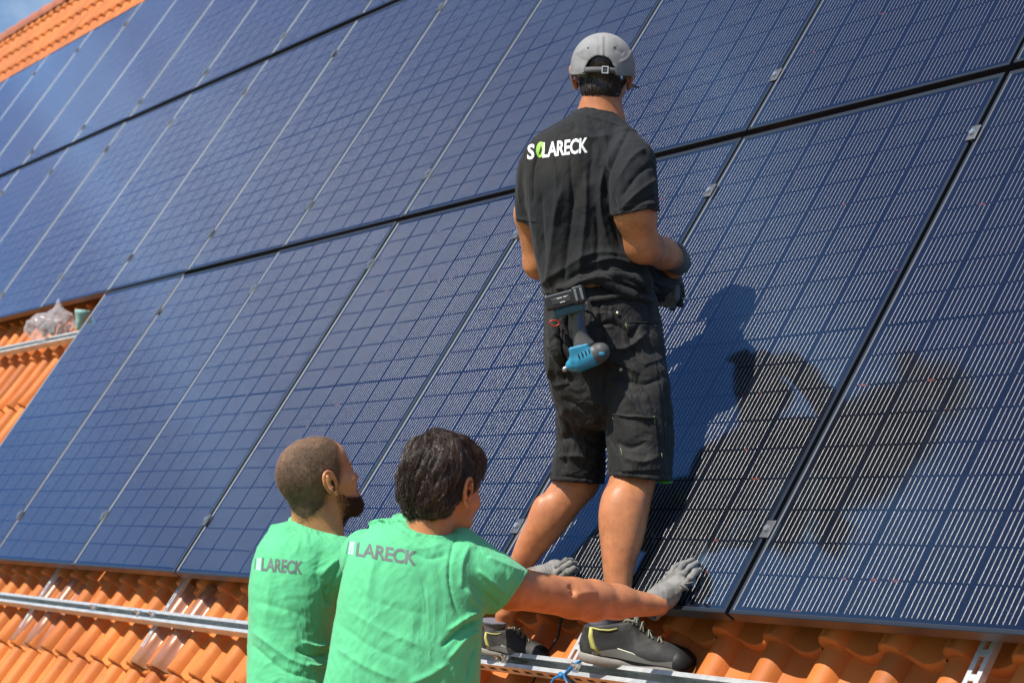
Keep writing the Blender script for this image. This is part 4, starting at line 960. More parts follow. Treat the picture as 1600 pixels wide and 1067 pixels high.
# ---------------- shoes and socks
def shoe(owner, heel, toe, up, s=1.0, lab=None, trim=YEL):
    heel = np.array(heel); toe = np.array(toe); fw = toe - heel; Ln = np.linalg.norm(fw); R = frame_of(fw, up); sc = Ln / .29
    def T(x, y, z): return heel + R @ (np.array([x, y, z]) * sc)   # x right, y up, z forward
    E = lambda c, r: ell(T(*c), np.array(r) * sc, R)
    f = Field(np.minimum(heel, toe) - .14, np.maximum(heel, toe) + .17, .0028)
    for c, r, k in (((0, .045, .045), (.038, .055, .050), 0), ((0, .045, .11), (.041, .062, .080), .03), ((.002, .032, .19), (.050, .046, .080), .03), ((.002, .026, .245), (.046, .040, .048), .02), ((0, .095, .055), (.040, .036, .052), .02), ((0, .095, .11), (.030, .040, .038), .03)):
        f.add(E(c, r), k)
    f.halfspace(T(0, .012, 0), R @ np.array([0, -1, 0])); f.halfspace(T(0, .100, .05), R @ np.array([0, 1, -.22]))
    f.cut(E((0, .13, .052), (.027, .05, .036)), .003)
    p, q = f.mesh(); up_ = build_mesh('shoe', p, q, SHOEB, owner, 2)
    if lab: up_['label'] = lab
    f = Field(np.minimum(heel, toe) - .1, np.maximum(heel, toe) + .1, .0028)
    for c, r, k in (((0, .014, .05), (.041, .030, .055), 0), ((0, .013, .12), (.042, .025, .09), .02), ((.002, .012, .205), (.051, .024, .075), .02), ((.002, .014, .25), (.045, .022, .044), .02)): f.add(E(c, r), k)
    f.halfspace(T(0, -.001, 0), R @ np.array([0, -1, 0])); f.halfspace(T(0, .024, .0), R @ np.array([0, 1, -.02]))
    p, q = f.mesh(); build_mesh('sole', p, q, SHOEG, owner, 1, parent=up_)
    f = Field(T(0, .02, .26) - .08, T(0, .02, .26) + .08, .0028); f.add(E((.002, .026, .248), (.0490, .043, .049)), 0); f.halfspace(T(0, .0, .222), R @ np.array([0, .35, -1])); f.halfspace(T(0, .010, 0), R @ np.array([0, -1, 0])); p, q = f.mesh(); build_mesh('toe_cap', p, q, mat('toe_cap_rubber', (.012, .012, .012), .5), owner, 1, parent=up_)
    bv = bvh_of(up_); L0 = loc_of(owner)
    def on(x, y, z, off=.001):
        q_, no, _, _ = bv.find_nearest(Vector((c2w(T(x, y, z)) - L0).tolist())); return q_ + no * off
    for side in (1, -1):
        b = MB(); b.tube([on(side * .05, .095, .02), on(side * .055, .070, .022), on(side * .055, .045, .035), on(side * .055, .028, .055)], [.004 * sc, .007 * sc, .007 * sc, .003 * sc], 8); b.build('heel_trim', trim, up_, True)
        b = MB(); b.tube([on(side * .05, y, z) for y, z in ((.094, .02), (.090, .05), (.092, .075), (.100, .095))], .0022 * sc, 6); b.build('collar_trim', trim, up_, True)
        b = MB(); b.tube([on(side * .06, y, z) for y, z in ((.05, .10), (.045, .14), (.025, .17))], .0014 * sc, 6); b.build('side_line', mat('grey_reflex', (.6, .6, .5), .5), up_, True)
    for side in (1, -1):
        V = []; F = []; zz = np.linspace(.03, .245, 14)
        for z in zz:
            hgt = .030 + .020 * math.sin((z - .03) * 19) ** 2
            for y in (.020, .5 * (.02 + hgt), hgt): V.append(tuple(on(side * .07, y, z, .0022)))
        F = [(3 * i + k, 3 * i + 3 + k, 3 * i + 4 + k, 3 * i + 1 + k) for i in range(13) for k in range(2)]
        meshobj('side_overlay', V, F, bpy.data.materials.get('overlay_grey') or mat('overlay_grey', (.15, .145, .135), .5), up_, True)
    b = MB()
    for i in range(5):
        z = .105 + i * .023; y = .14 - i * .01
        b.tube([on(-.024, y - .02, z, .002), on(-.008, y, z + .004, .004), on(.008, y, z + .008, .004), on(.024, y - .02, z + .012, .002)], .0022 * sc, 6)
        b.tube([on(.024, y - .02, z, .002), on(.008, y, z + .004, .006), on(-.008, y, z + .008, .006), on(-.024, y - .02, z + .012, .002)], .0022 * sc, 6)
    for sg in (1, -1): b.tube([on(0, .14, .10, .004)] + [Vector((c2w(T(sg * (.012 + .018 * math.sin(t * 3)), .118 - .01 * t + .008 * math.sin(t * 3), .11 + .035 * t)) - L0).tolist()) for t in (0, .3, .6, 1.0)] + [on(sg * .02, .12, .125, .005)], .0019 * sc, 6)
    b.build('laces', mat('shoe_lace', (.20, .20, .15), .8), up_, True)
    f = Field(T(0, .1, .05) - .1, T(0, .1, .05) + .1, .0028); f.add(cone(T(0, .06, .05), T(0, .135, .048), .028 * sc, .0405), 0); f.halfspace(T(0, .138, .05), R @ np.array([0, 1, 0])); p, q = f.mesh(); build_mesh('sock', p, q, SOCK, owner, 1, noise=lambda c, n_: .001 * fbm(c, 40, 3, 1, (.3, 1, .3)))
    return up_
shoe(manE, P(906, 1030, 5.24), P(1083, 1055, 5.17), (.12, 1, .05), lab='right shoe, black with yellow heel stripe, grey sole and laces')
shoe(manE, P(752, 1018, 5.69), P(856, 1036, 5.62), (.12, 1, .05), lab='left shoe, black with a yellow heel stripe, in shadow')

# ================================================================== the two helpers in green
def legs_to_roof(bodyP, hipL, hipR, d_u=0.0):
    """trouser legs and feet down to the tiles below the picture; returns list of (knee, ankle, foot) per side in camera space"""
    out = []
    for h in (hipL, hipR):
        r0 = RW.T @ c2w(h)                                  # roof frame
        ank = w2c(r2w([r0[0] + d_u, r0[1] - 0.72, -0.03])); kn = (np.array(h) + ank) / 2 + w2c(r2w([0, .03, .06])) - w2c(r2w([0, 0, 0]))
        out.append((np.array(h), kn, ank))
    return out
TROUS = mat('dark_work_trousers', (0.03, 0.032, 0.036), .85, bump=.3, bscale=500)
def helper(root, mO, mR, skin, torso, sleeves, arms, hips, folds, seed, neck):
    H_ = 0.0032; legs = legs_to_roof(None, *hips)
    tb = [(a[0] + 12, a[1] + 8, a[2] - 12, a[3] + 8, a[4], a[5] - .02) for a in torso]
    prims = [(sil(tb, 2.2), .02), (cone(neck[0], neck[1], .056, .062), .03)]
    for ch in arms:
        for i in range(len(ch) - 1): prims.append((cone(ch[i][0], ch[i + 1][0], ch[i][1], ch[i + 1][1]), .02))
    for h, k, a in legs: prims += [(cone(h, k, .085, .055), .03), (cone(k, a, .055, .038), .02), (cone(a, a + mR[:, 2] * .12 + np.array([0, -.03, 0]), .034, .03), .02)]
    f = grid_for([p for p, _ in prims] + [ball(mO, .16)], H_)
    for p, k in prims: f.add(p, k)
    T = put_head(f, mO, mR, .96)
    p, q = f.mesh(); body = build_mesh('body', p, q, skin, root, 2, strokes=[([(888, 914), (896, 921), (894, 931)], 4, -3.5), ([(898, 930), (915, 925), (935, 926)], 5, 1.2)])
    # trousers and boots
    tr = [(sil([(torso[-1][0] + 16, 1140, torso[-1][2] - 16, 1140, torso[-1][4], .108), (torso[-1][0] + 8, 1230, torso[-1][2] - 8, 1230, torso[-1][4], .115)], 2.3, cap=(.02, None)), .0)]
    for h, k, a in legs: tr += [(cone(h + np.array([0, -.04, 0]), k, .092, .080), .03), (cone(k, a, .080, .070), .02)]
    f = grid_for([p for p, _ in tr], .0055)
    for p, k in tr: f.add(p, k)
    p, q = f.mesh(); build_mesh('trousers', p, q, TROUS, root, 2, noise=lambda c, n_: .004 * fbm(c, 7, seed, 2))
    for h, k, a in legs:
        fwd = mR[:, 2].copy(); fwd[1] = 0; fwd /= np.linalg.norm(fwd)
        shoe(root, a - fwd * .07 + np.array([0, -.075, 0]), a + fwd * .21 + np.array([0, -.085, 0]), (0, 1, 0))
    # shirt
    sh = [(torso_p, 0) for torso_p in (sil(torso, 2.4, cap=(.02, .01)),)]
    f = grid_for([sh[0][0]] + [s_ for s_, _ in sleeves], .0034); f.add(sh[0][0], 0)
    for s_, k in sleeves: f.add(s_, k)
    f.cut(cone(neck[0] + (neck[0] - neck[1]) * .6, neck[0] + (neck[1] - neck[0]) * .30, .060, .056), .004)
    p, q = f.mesh(); nz = lambda c, n_: .0022 * fbm(c, 9, seed, 3, (1, .5, 1)) + .0006 * fbm(c, 30, seed + 1, 2)
    shirt = build_mesh('shirt', p, q, GREEN, root, 2, strokes=folds, noise=nz)
    return body, shirt, T
def glove(root, wrist0, wrist1, palm, palmR, palmr, fingers, material=GLOVE, flap=True, r=.0090):
    pts = [palm, wrist0] + [q for fg in fingers for q in fg]
    lo = np.min(pts, 0) - .06; hi = np.max(pts, 0) + .06
    f = Field(lo, hi, .0022)
    f.add(cone(wrist0, wrist1, .036, .032), 0); f.add(ell(palm, palmr, palmR), .025)
    for i, fg in enumerate(fingers): finger(f, fg, r * 1.0, r * .80, .004)
    f.cut(cone(wrist0 + (wrist0 - wrist1) * .6, wrist1, .031, .026), .002)
    p, q = f.mesh()
    ax = (wrist1 - wrist0) / np.linalg.norm(wrist1 - wrist0)
    return build_mesh('glove', p, q, material, root, 2, noise=lambda c, n_: .0011 * fbm(c, 26, 8, 2) + .0009 * np.sin((c - wrist0) @ ax * 900) * (np.abs((c - wrist1) @ ax) < .035))

# ---------------- the younger man with thick dark hair
boyE = empty('person', c2w(P(625, 1500, 4.7)), 'young man with thick dark hair in a green t-shirt, right arm stretched out', 'person')
bR = frame_of((.60, -.10, -.79), (-.06, 1, .10)); bO = P(693, 764, 4.70)
torsoB = [(617, 812, 706, 842, 4.745, .068), (596, 819, 728, 848, 4.73, .085), (573, 831, 752, 858, 4.71, .10), (553, 851, 762, 876, 4.69, .113), (541, 878, 760, 900, 4.67, .122), (531, 925, 757, 940, 4.65, .128), (521, 985, 752, 990, 4.63, .128), (513, 1035, 750, 1038, 4.61, .125), (504, 1085, 748, 1088, 4.60, .125), (500, 1140, 748, 1140, 4.60, .130), (496, 1205, 752, 1205, 4.60, .140)]
wB = PN(1030, 946, .055); gB = PN(1045, 915, .030)
sBr = pcut(phem(sil([(700, 862, 745, 838, 4.67, .075), (716, 900, 775, 857, 4.665, .076), (735, 935, 800, 872, 4.68, .074), (768, 962, 826, 891, 4.72, .068), (790, 985, 850, 915, 4.75, .066)], 2.2), [700, 774, 790, 826, 860], [975, 958, 945, 893, 840]), sil([(772, 945, 818, 893, 4.715, .058), (802, 985, 845, 930, 4.76, .058)], cap=.002))
sBl = cone(P(575, 872, 4.80), P(588, 905, 4.93), .068, .062)
armB = [[(P(748, 888, 4.69), .048), (P(800, 918, 4.74), .049), (P(895, 934, 4.85), .046), (P(925, 938, 4.90), .048), (P(965, 940, 4.95), .040), (wB, .0245)],
        [(P(580, 880, 4.82), .052), (P(610, 950, 5.02), .045), (P(650, 960, 5.20), .040), (P(690, 940, 5.36), .028), (P(705, 935, 5.42), .03)]]
FB = [([(712, 838), (704, 870), (702, 905), (710, 945), (726, 975)], 2.0, -2.2, 0, 1), ([(735, 850), (722, 880), (720, 920)], 4, 2.0), ([(690, 850), (660, 858), (630, 850)], 5, 2.0), ([(700, 865), (670, 872), (640, 860)], 5, -2.0), ([(745, 890), (765, 905), (795, 930)], 4, 3.0), ([(735, 905), (755, 925), (780, 948)], 4, -3), ([(726, 918), (742, 940), (760, 955)], 3.5, 3),
      ([(748, 955), (728, 965), (700, 985)], 3.2, 5.0), ([(750, 968), (722, 982), (690, 1010)], 3.4, -5.0), ([(748, 985), (725, 1000), (700, 1030)], 4, 4.0), ([(745, 1010), (735, 1030), (730, 1060)], 4, -3.0), ([(540, 950), (600, 985), (660, 1010)], 7, 1.5), ([(530, 975), (580, 1010), (640, 1035)], 7, -1.4), ([(525, 1010), (570, 1040), (620, 1062)], 6, 2.0), ([(560, 930), (620, 950), (670, 960)], 8, -1.0), ([(700, 1035), (670, 1055), (640, 1067)], 6, 3),
      ([(618, 812), (640, 830), (670, 838), (700, 840)], 2.2, 2.2, 0, 1), ([(760, 870), (785, 880), (815, 893)], 4, 2.2), ([(590, 850), (580, 900), (575, 950)], 7, 2), ([(660, 900), (664, 950), (655, 1000)], 9, -1.8), ([(790, 952), (812, 922), (828, 897)], 1.6, 1.6, 0, 1), ([(783, 946), (805, 916), (820, 892)], 1.0, -1.0, 0, 1)]
bodyB, shirtB, TB = helper(boyE, bO, bR, SKIN, torsoB, [(sBr, .022), (sBl, .02)], armB, (P(560, 1200, 4.62), P(690, 1200, 4.58)), FB, 31, (P(672, 815, 4.72), P(662, 860, 4.70)))
eyes(boyE, TB, bR, .96); collar(boyE, shirtB, (616, 810), (708, 843), 4.745, .066, 9, GREEN)
# hair mass
def hair_boy():
    f = Field(bO - .19, bO + .19, .0030)
    f.add(ell(TB((0, .036, -.018)), np.array((.084, .093, .103)), bR), 0); f.add(ell(TB((0, .075, .045)), np.array((.066, .046, .054)), bR), .03); f.add(ell(TB((0, -.025, -.058)), np.array((.070, .058, .052)), bR), .03)
    f.add(ell(TB((.0, .085, -.035)), np.array((.058, .042, .055)), bR), .03)
    # keep off the face, the ears' lower half and the neck
    def hl(X):
        q = (X - bO.astype(F32)) @ bR.astype(F32); y, z, x = q[..., 1], q[..., 2], np.abs(q[..., 0])
        zl = np.interp(y, [-.12, -.075, -.055, -.032, -.012, .01, .04, .07, .12], [-.30, -.11, -.035, -.026, -.010, .034, .062, .100, .13]); return (z - zl).astype(F32) * .75
    f.a = f.a; sl_, X = f.win(f.lo, f.lo + f.n * f.h, 0); f.a[sl_] = np.maximum(f.a[sl_], hl(X))
    p, q = f.mesh()
    wh = TB((-.012, .115, -.045))
    def flowfield(c):
        d = c - wh; d /= np.linalg.norm(d, axis=-1, keepdims=True) + 1e-6; return d
    def nz(c, n_):
        d = c - wh; loc = d @ bR; ang = np.arctan2(loc[:, 0], -loc[:, 2] + .4 * loc[:, 1]); rr = np.linalg.norm(d, axis=1)
        return .0020 * np.sin(ang * 13 + 2.2 * np.sin(rr * 40) + 1.5 * np.sin(loc[:, 1] * 50)) * np.clip(rr * 14, 0, 1) + .0013 * np.sin(ang * 37 + 3 * np.sin(rr * 55 + ang * 2)) + .0045 * fbm(c, 11, 4, 2)
    hair = build_mesh('hair', p, q, DKHAIR, boyE, 2, noise=nz)
    bv = bvh_of(hair); V0 = np.array([v.co[:] for v in hair.data.vertices]); L0 = loc_of(boyE); whw = c2w(wh) - L0; upw = AX @ bR[:, 1]; fw = AX @ bR[:, 2]; rt = AX @ bR[:, 0]
    def flow(p_):
        d = p_ - whw; rr = np.linalg.norm(d); d = d / (rr + 1e-6); sw = np.cross(upw, d)
        return d + .55 * sw * math.exp(-rr * 18) - upw * min(rr * 5, .9) + .25 * math.sin(rr * 45 + d @ rt * 6) * sw
    sel = V0[rng.choice(len(V0), 12000)]
    strands('strands', bv, boyE, STRAND, sel, flow, .040, .00042, 6, .0030, parent=hair, jitter=.13)
    sel = V0[rng.choice(len(V0), 2500)]; strands('locks', bv, boyE, mat('hair_lock', (0.055, 0.028, 0.017), 0.30, spec=0.8, noise=.4, nscale=90), sel, flow, .05, .0005, 7, .0048, parent=hair, jitter=.2)
    sel = V0[rng.choice(len(V0), 1400)]; strands('flyaways', bv, boyE, STRAND, sel, flow, .036, .00030, 6, .0085, parent=hair, jitter=.55)
    return hair
hair_boy()
# right hand in its grey glove, flat on the glass
def pn(x, y, n): return PN(x, y, n)
GR = frame_of(AX.T @ r2w(np.array([0.25, 1, 0.05])), AX.T @ r2w(np.array([0, 0, 1])))
glove(boyE, pn(1018, 947, .062), pn(1036, 930, .048), pn(1050, 918, .030), GR, (.043, .019, .050),
      [[pn(1040, 910, .030), pn(1047, 897, .034), pn(1053, 888, .026), pn(1060, 882, .013)],
       [pn(1049, 908, .030), pn(1059, 892, .036), pn(1068, 881, .028), pn(1082, 874, .013)],
       [pn(1059, 911, .030), pn(1069, 896, .036), pn(1078, 886, .028), pn(1089, 879, .013)],
       [pn(1069, 917, .028), pn(1079, 902, .032), pn(1087, 893, .024), pn(1094, 890, .013)],
       [pn(1030, 925, .030), pn(1034, 912, .022), pn(1040, 903, .013)]])
f = Field(pn(1070, 915, .03) - .09, pn(1070, 915, .03) + .09, .0022)
f.add(ell(pn(1069, 917, .040), (.016, .016, .0035), GR), .004); f.add(cone(pn(1068, 912, .042), pn(1084, 909, .046), .003, .0015), .003); p, q = f.mesh(); build_mesh('glove_strap', p, q, GLOVE, boyE, 2)
# hidden left hand, gloved too
glove(boyE, P(700, 938, 5.40), P(712, 932, 5.46), P(722, 925, 5.50), GR, (.04, .018, .045), [[P(722 + i * 8, 915, 5.52), P(728 + i * 8, 895, 5.55), P(733 + i * 8, 880, 5.57)] for i in range(4)] + [[P(712, 925, 5.5), P(708, 908, 5.52)]])
lettering('lettering', 'LARECK', (554.5, 867.5), np.array([26.8, 4.2]), np.array([3.5, -30.0]), GREYP, boyE, shirtB, shirtB, .03, spacing=.95)
lettering('logo', '', (540, 865), np.array([13.0, 1.9]), np.array([2.5, -26.0]), PALEP, boyE, shirtB, shirtB, 0, [[(.30, 0), (0.94, .02), (0.98, .80), (.42, .78)]], off=.0006)
lettering('letter_edge', '', (540, 865), np.array([13.0, 1.9]), np.array([2.5, -26.0]), GREYP, boyE, shirtB, shirtB, 0, [[(.04, .02), (.16, .04), (.30, .76), (.20, .76)]], off=.0006)

# ---------------- the man with buzz cut and beard
beaE = empty('person', c2w(P(450, 1500, 5.15)), 'man with buzz cut and dark beard in a green t-shirt, looking up', 'person')
cR = frame_of((.78, .33, -.54), (-.33, .93, .10)); cO = P(499, 753, 5.18)
torsoC = [(455, 813, 528, 838, 5.20, .066), (440, 821, 540, 846, 5.19, .085), (420, 833, 548, 855, 5.18, .105), (403, 855, 550, 870, 5.17, .12), (395, 885, 545, 900, 5.16, .135), (390, 930, 528, 940, 5.15, .145), (389, 985, 520, 990, 5.14, .150), (388, 1035, 522, 1038, 5.12, .150), (386, 1085, 525, 1088, 5.10, .150), (386, 1140, 526, 1140, 5.10, .150), (383, 1195, 530, 1195, 5.10, .155)]
wC = PN(838, 903, .06)
sCr = cone(P(528, 882, 5.12), P(600, 905, 5.22), .072, .066); sCl = cone(P(470, 872, 5.36), P(500, 900, 5.50), .068, .062)
armC = [[(P(528, 882, 5.12), .058), (P(600, 905, 5.22), .050), (P(690, 925, 5.36), .046), (P(735, 925, 5.44), .044), (P(800, 912, 5.53), .034), (wC, .027)],
        [(P(470, 872, 5.36), .052), (P(520, 930, 5.56), .045), (P(580, 930, 5.80), .038), (P(610, 915, 5.93), .029), (P(620, 905, 5.96), .03)]]
FC = [([(548, 852), (535, 870), (522, 905), (515, 940)], 2.0, -2.0, 0, 1), ([(513, 915), (508, 925), (516, 945)], 4, -5), ([(395, 985), (420, 1005), (455, 1030), (500, 1048)], 5, 3), ([(392, 1005), (420, 1030), (450, 1050), (500, 1062)], 5, -2.6), ([(515, 1005), (495, 1010), (470, 1002)], 3, 4.5), ([(516, 1018), (490, 1024), (462, 1014)], 3.5, -5), ([(514, 1034), (495, 1040), (478, 1036)], 3, 4), ([(440, 900), (450, 960), (470, 1010)], 9, 1.8), ([(400, 940), (440, 950), (480, 965)], 8, -1.6), ([(452, 814), (475, 824), (500, 832), (526, 838)], 2.2, 2.0, 0, 1), ([(425, 880), (420, 930), (415, 980)], 8, 2), ([(540, 870), (520, 880), (500, 900)], 5, 2.4), ([(505, 860), (495, 890), (500, 920)], 7, -1.8)]
bodyC, shirtC, TC = helper(beaE, cO, cR, SKIN2, torsoC, [(sCr, .022), (sCl, .02)], armC, (P(430, 1200, 5.12), P(500, 1200, 5.20)), FC, 47, (P(494, 800, 5.19), P(485, 850, 5.19)))
eyes(beaE, TC, cR, .96); collar(beaE, shirtC, (454, 812), (530, 838), 5.20, .066, 5, GREEN)
def shell(root, name, T, R, O, grow, region, material, h=.0026, extra=(), sc=.96):
    f = Field(O - .17, O + .17, h)
    f.add(ell(T((0, .032, -.014)), np.array((.075, .088, .094)) * sc + grow, R), 0); f.add(ell(T((0, .045, .025)), np.array((.064, .062, .066)) * sc + grow, R), .02)
    f.add(ell(T((0, -.028, .030)), np.array((.060, .075, .058)) * sc + grow, R), .025); f.add(cone(T((0, -.055, -.045)), T((0, -.13, -.040)), .050 * sc + grow, .054 * sc + grow), .03)
    for e in extra: f.add(e, .01)
    sl_, X = f.win(f.lo, f.lo + f.n * f.h, 0); q = (X - O.astype(F32)) @ R.astype(F32); f.a[sl_] = np.maximum(f.a[sl_], region(q[..., 0], q[..., 1], q[..., 2]).astype(F32))
    p, q = f.mesh(); return build_mesh(name, p, q, material, root, 1)
def reg_buzz(x, y, z):
    zl = np.interp(y, [-.12, -.075, -.05, -.03, -.02, .0, .025, .05, .075, .12], [-.30, -.10, -.034, -.028, .012, .026, .038, .040, .056, .064]); return (z - zl) * .8
hairC = shell(beaE, 'hair', TC, cR, cO, .0022, reg_buzz, BUZZ)
def bristles(owner, ob, n, length, r, dirfn, material, name='bristles'):
    V = []; F = []; L0 = loc_of(owner); vs = ob.data.vertices
    idx = rng.choice(len(vs), n)
    for i in idx:
        p = vs[i].co; no = vs[i].normal; d = (Vector(dirfn) + no * 1.1 + Vector([random.gauss(0, .3) for _ in range(3)])).normalized(); w = d.orthogonal().normalized(); w2 = d.cross(w)
        p = p + Vector([random.uniform(-.0015, .0015) for _ in range(3)]); L_ = length * random.uniform(.6, 1.2); o = len(V)
        V += [p + w * r, p - w * .5 * r + w2 * .87 * r, p - w * .5 * r - w2 * .87 * r, p + d * L_]; F += [(o, o + 1, o + 3), (o + 1, o + 2, o + 3), (o + 2, o, o + 3)]
    return meshobj(name, [tuple(v) for v in V], F, material, ob, True)
bristles(beaE, hairC, 16000, .0048, .00036, tuple(AX @ (cR @ np.array([0, -.4, .5]))), BUZZS)
def grow(owner, ob, O, R, dens, n, length, r, dirl, material, name, spread=.3, sc=.96):
    """single hairs on the skin; dens(x, y, z) in the head frame gives the chance that one grows there"""
    vs = ob.data.vertices; co = np.array([v.co[:] for v in vs]); L = (w2c(co + loc_of(owner)) - O) @ R / sc
    ok = np.where((np.abs(L) < .16).all(1))[0]; pr_ = np.clip(dens(L[ok, 0], L[ok, 1], L[ok, 2]), 0, 1); ok = ok[pr_ > 0]; pr_ = pr_[pr_ > 0]
    idx = rng.choice(ok, n, p=pr_ / pr_.sum()); b = MB(); D = Vector((AX @ (R @ np.array(dirl))).tolist()); V = []; F = []
    for i in idx:
        no = vs[int(i)].normal; d = (D + no * .8 + Vector([random.gauss(0, spread) for _ in range(3)])).normalized(); w = d.orthogonal().normalized(); w2 = d.cross(w)
        q = vs[int(i)].co + Vector([random.uniform(-.0018, .0018) for _ in range(3)]) - no * .0006; o = len(V); L_ = length * random.uniform(.5, 1.2)
        V += [q + w * r, q - w * .5 * r + w2 * .87 * r, q - w * .5 * r - w2 * .87 * r, q + d * L_ + no * L_ * .1]; F += [(o, o + 1, o + 3), (o + 1, o + 2, o + 3), (o + 2, o, o + 3)]
    return meshobj(name, [tuple(v) for v in V], F, material, owner, True)
def d_beard(x, y, z):
    top = np.interp(z, [0., .015, .03, .055, .075, .09], [-.025, -.032, -.050, -.062, -.072, -.074])
    a = np.clip((top - y) / .012, 0, 1) * np.clip((z - .0) / .02, 0, 1) * np.clip((y + .135) / .02, 0, 1)
    return a * (.35 + .65 * np.clip((z - .02) / .04, 0, 1))
beard = grow(beaE, bodyC, cO, cR, d_beard, 15000, .0065, .00042, (0, -.75, .55), BEARDM, 'beard', .28)
d_chin = lambda x, y, z: ((z > .058) & (y < -.082) & (np.abs(x) < .024)).astype(float)
grow(beaE, bodyC, cO, cR, d_chin, 2500, .010, .00045, (0, -.70, .60), BEARDM, 'beard_tip', .22)
# soft hairline of the buzz cut
def d_line(x, y, z):
    zl = np.interp(y, [-.12, -.075, -.05, -.03, -.02, .0, .025, .05, .075, .12], [-.30, -.10, -.034, -.028, .012, .026, .038, .040, .056, .064]); return np.clip(1 - np.abs(z - zl - .004) / .010, 0, 1) * (y > -.09)
grow(beaE, bodyC, cO, cR, d_line, 5000, .0045, .00035, (0, -.5, .3), BUZZS, 'hairline', .5)
mou = Field(TC((0, -.055, .1)) - .05, TC((0, -.055, .1)) + .05, .0015); mou.add(cone(TC((.0, -.052, .097)), TC((.026, -.064, .082)), .0038, .003), 0); mou.add(cone(TC((.0, -.052, .097)), TC((-.026, -.064, .082)), .0038, .003), .004); p, q = mou.mesh(); build_mesh('moustache', p, q, BEARDM, beaE, 1)
for sg in (1, -1):
    eb = Field(TC((sg * .032, .02, .085)) - .04, TC((sg * .032, .02, .085)) + .04, .0015); eb.add(cone(TC((sg * .016, .019, .0915)), TC((sg * .048, .018, .080)), .0035, .0028), 0); p, q = eb.mesh(); build_mesh('eyebrow', p, q, BEARDM, beaE, 1)
lettering('lettering', 'LARECK', (407.5, 890.5), np.array([18.2, 1.7]), np.array([2.5, -28.0]), GREYP, beaE, shirtC, shirtC, .03, spacing=.95)
lettering('logo', '', (399, 890), np.array([9.0, .8]), np.array([1.0, -24.0]), PALEP, beaE, shirtC, shirtC, 0, [[(.10, 0), (.92, 0), (.96, .80), (.22, .78)]], off=.0006)
lettering('letter_edge', '', (399, 890), np.array([9.0, .8]), np.array([1.0, -24.0]), GREYP, beaE, shirtC, shirtC, 0, [[(-.14, .04), (-.02, .05), (.02, .72), (-.08, .72)]], off=.0006)
glove(beaE, pn(828, 908, .065), pn(846, 900, .050), pn(858, 896, .032), GR, (.042, .019, .046),
      [[pn(852, 892, .034), pn(862, 886, .042), pn(872, 881, .036), pn(880, 880, .016)],
       [pn(860, 893, .034), pn(872, 883, .044), pn(884, 876, .038), pn(893, 875, .016)],
       [pn(868, 897, .034), pn(880, 887, .044), pn(891, 880, .038), pn(900, 880, .016)],
       [pn(875, 903, .032), pn(887, 893, .040), pn(896, 888, .034), pn(902, 890, .016)],
       [pn(845, 898, .030), pn(850, 888, .024), pn(858, 882, .014)]])
glove(beaE, P(616, 908, 5.94), P(626, 902, 5.99), P(634, 897, 6.02), GR, (.04, .018, .045), [[P(632 + i * 7, 888, 6.03), P(637 + i * 7, 872, 6.05), P(641 + i * 7, 860, 6.06)] for i in range(4)] + [[P(626, 896, 6.0), P(623, 883, 6.02)]])

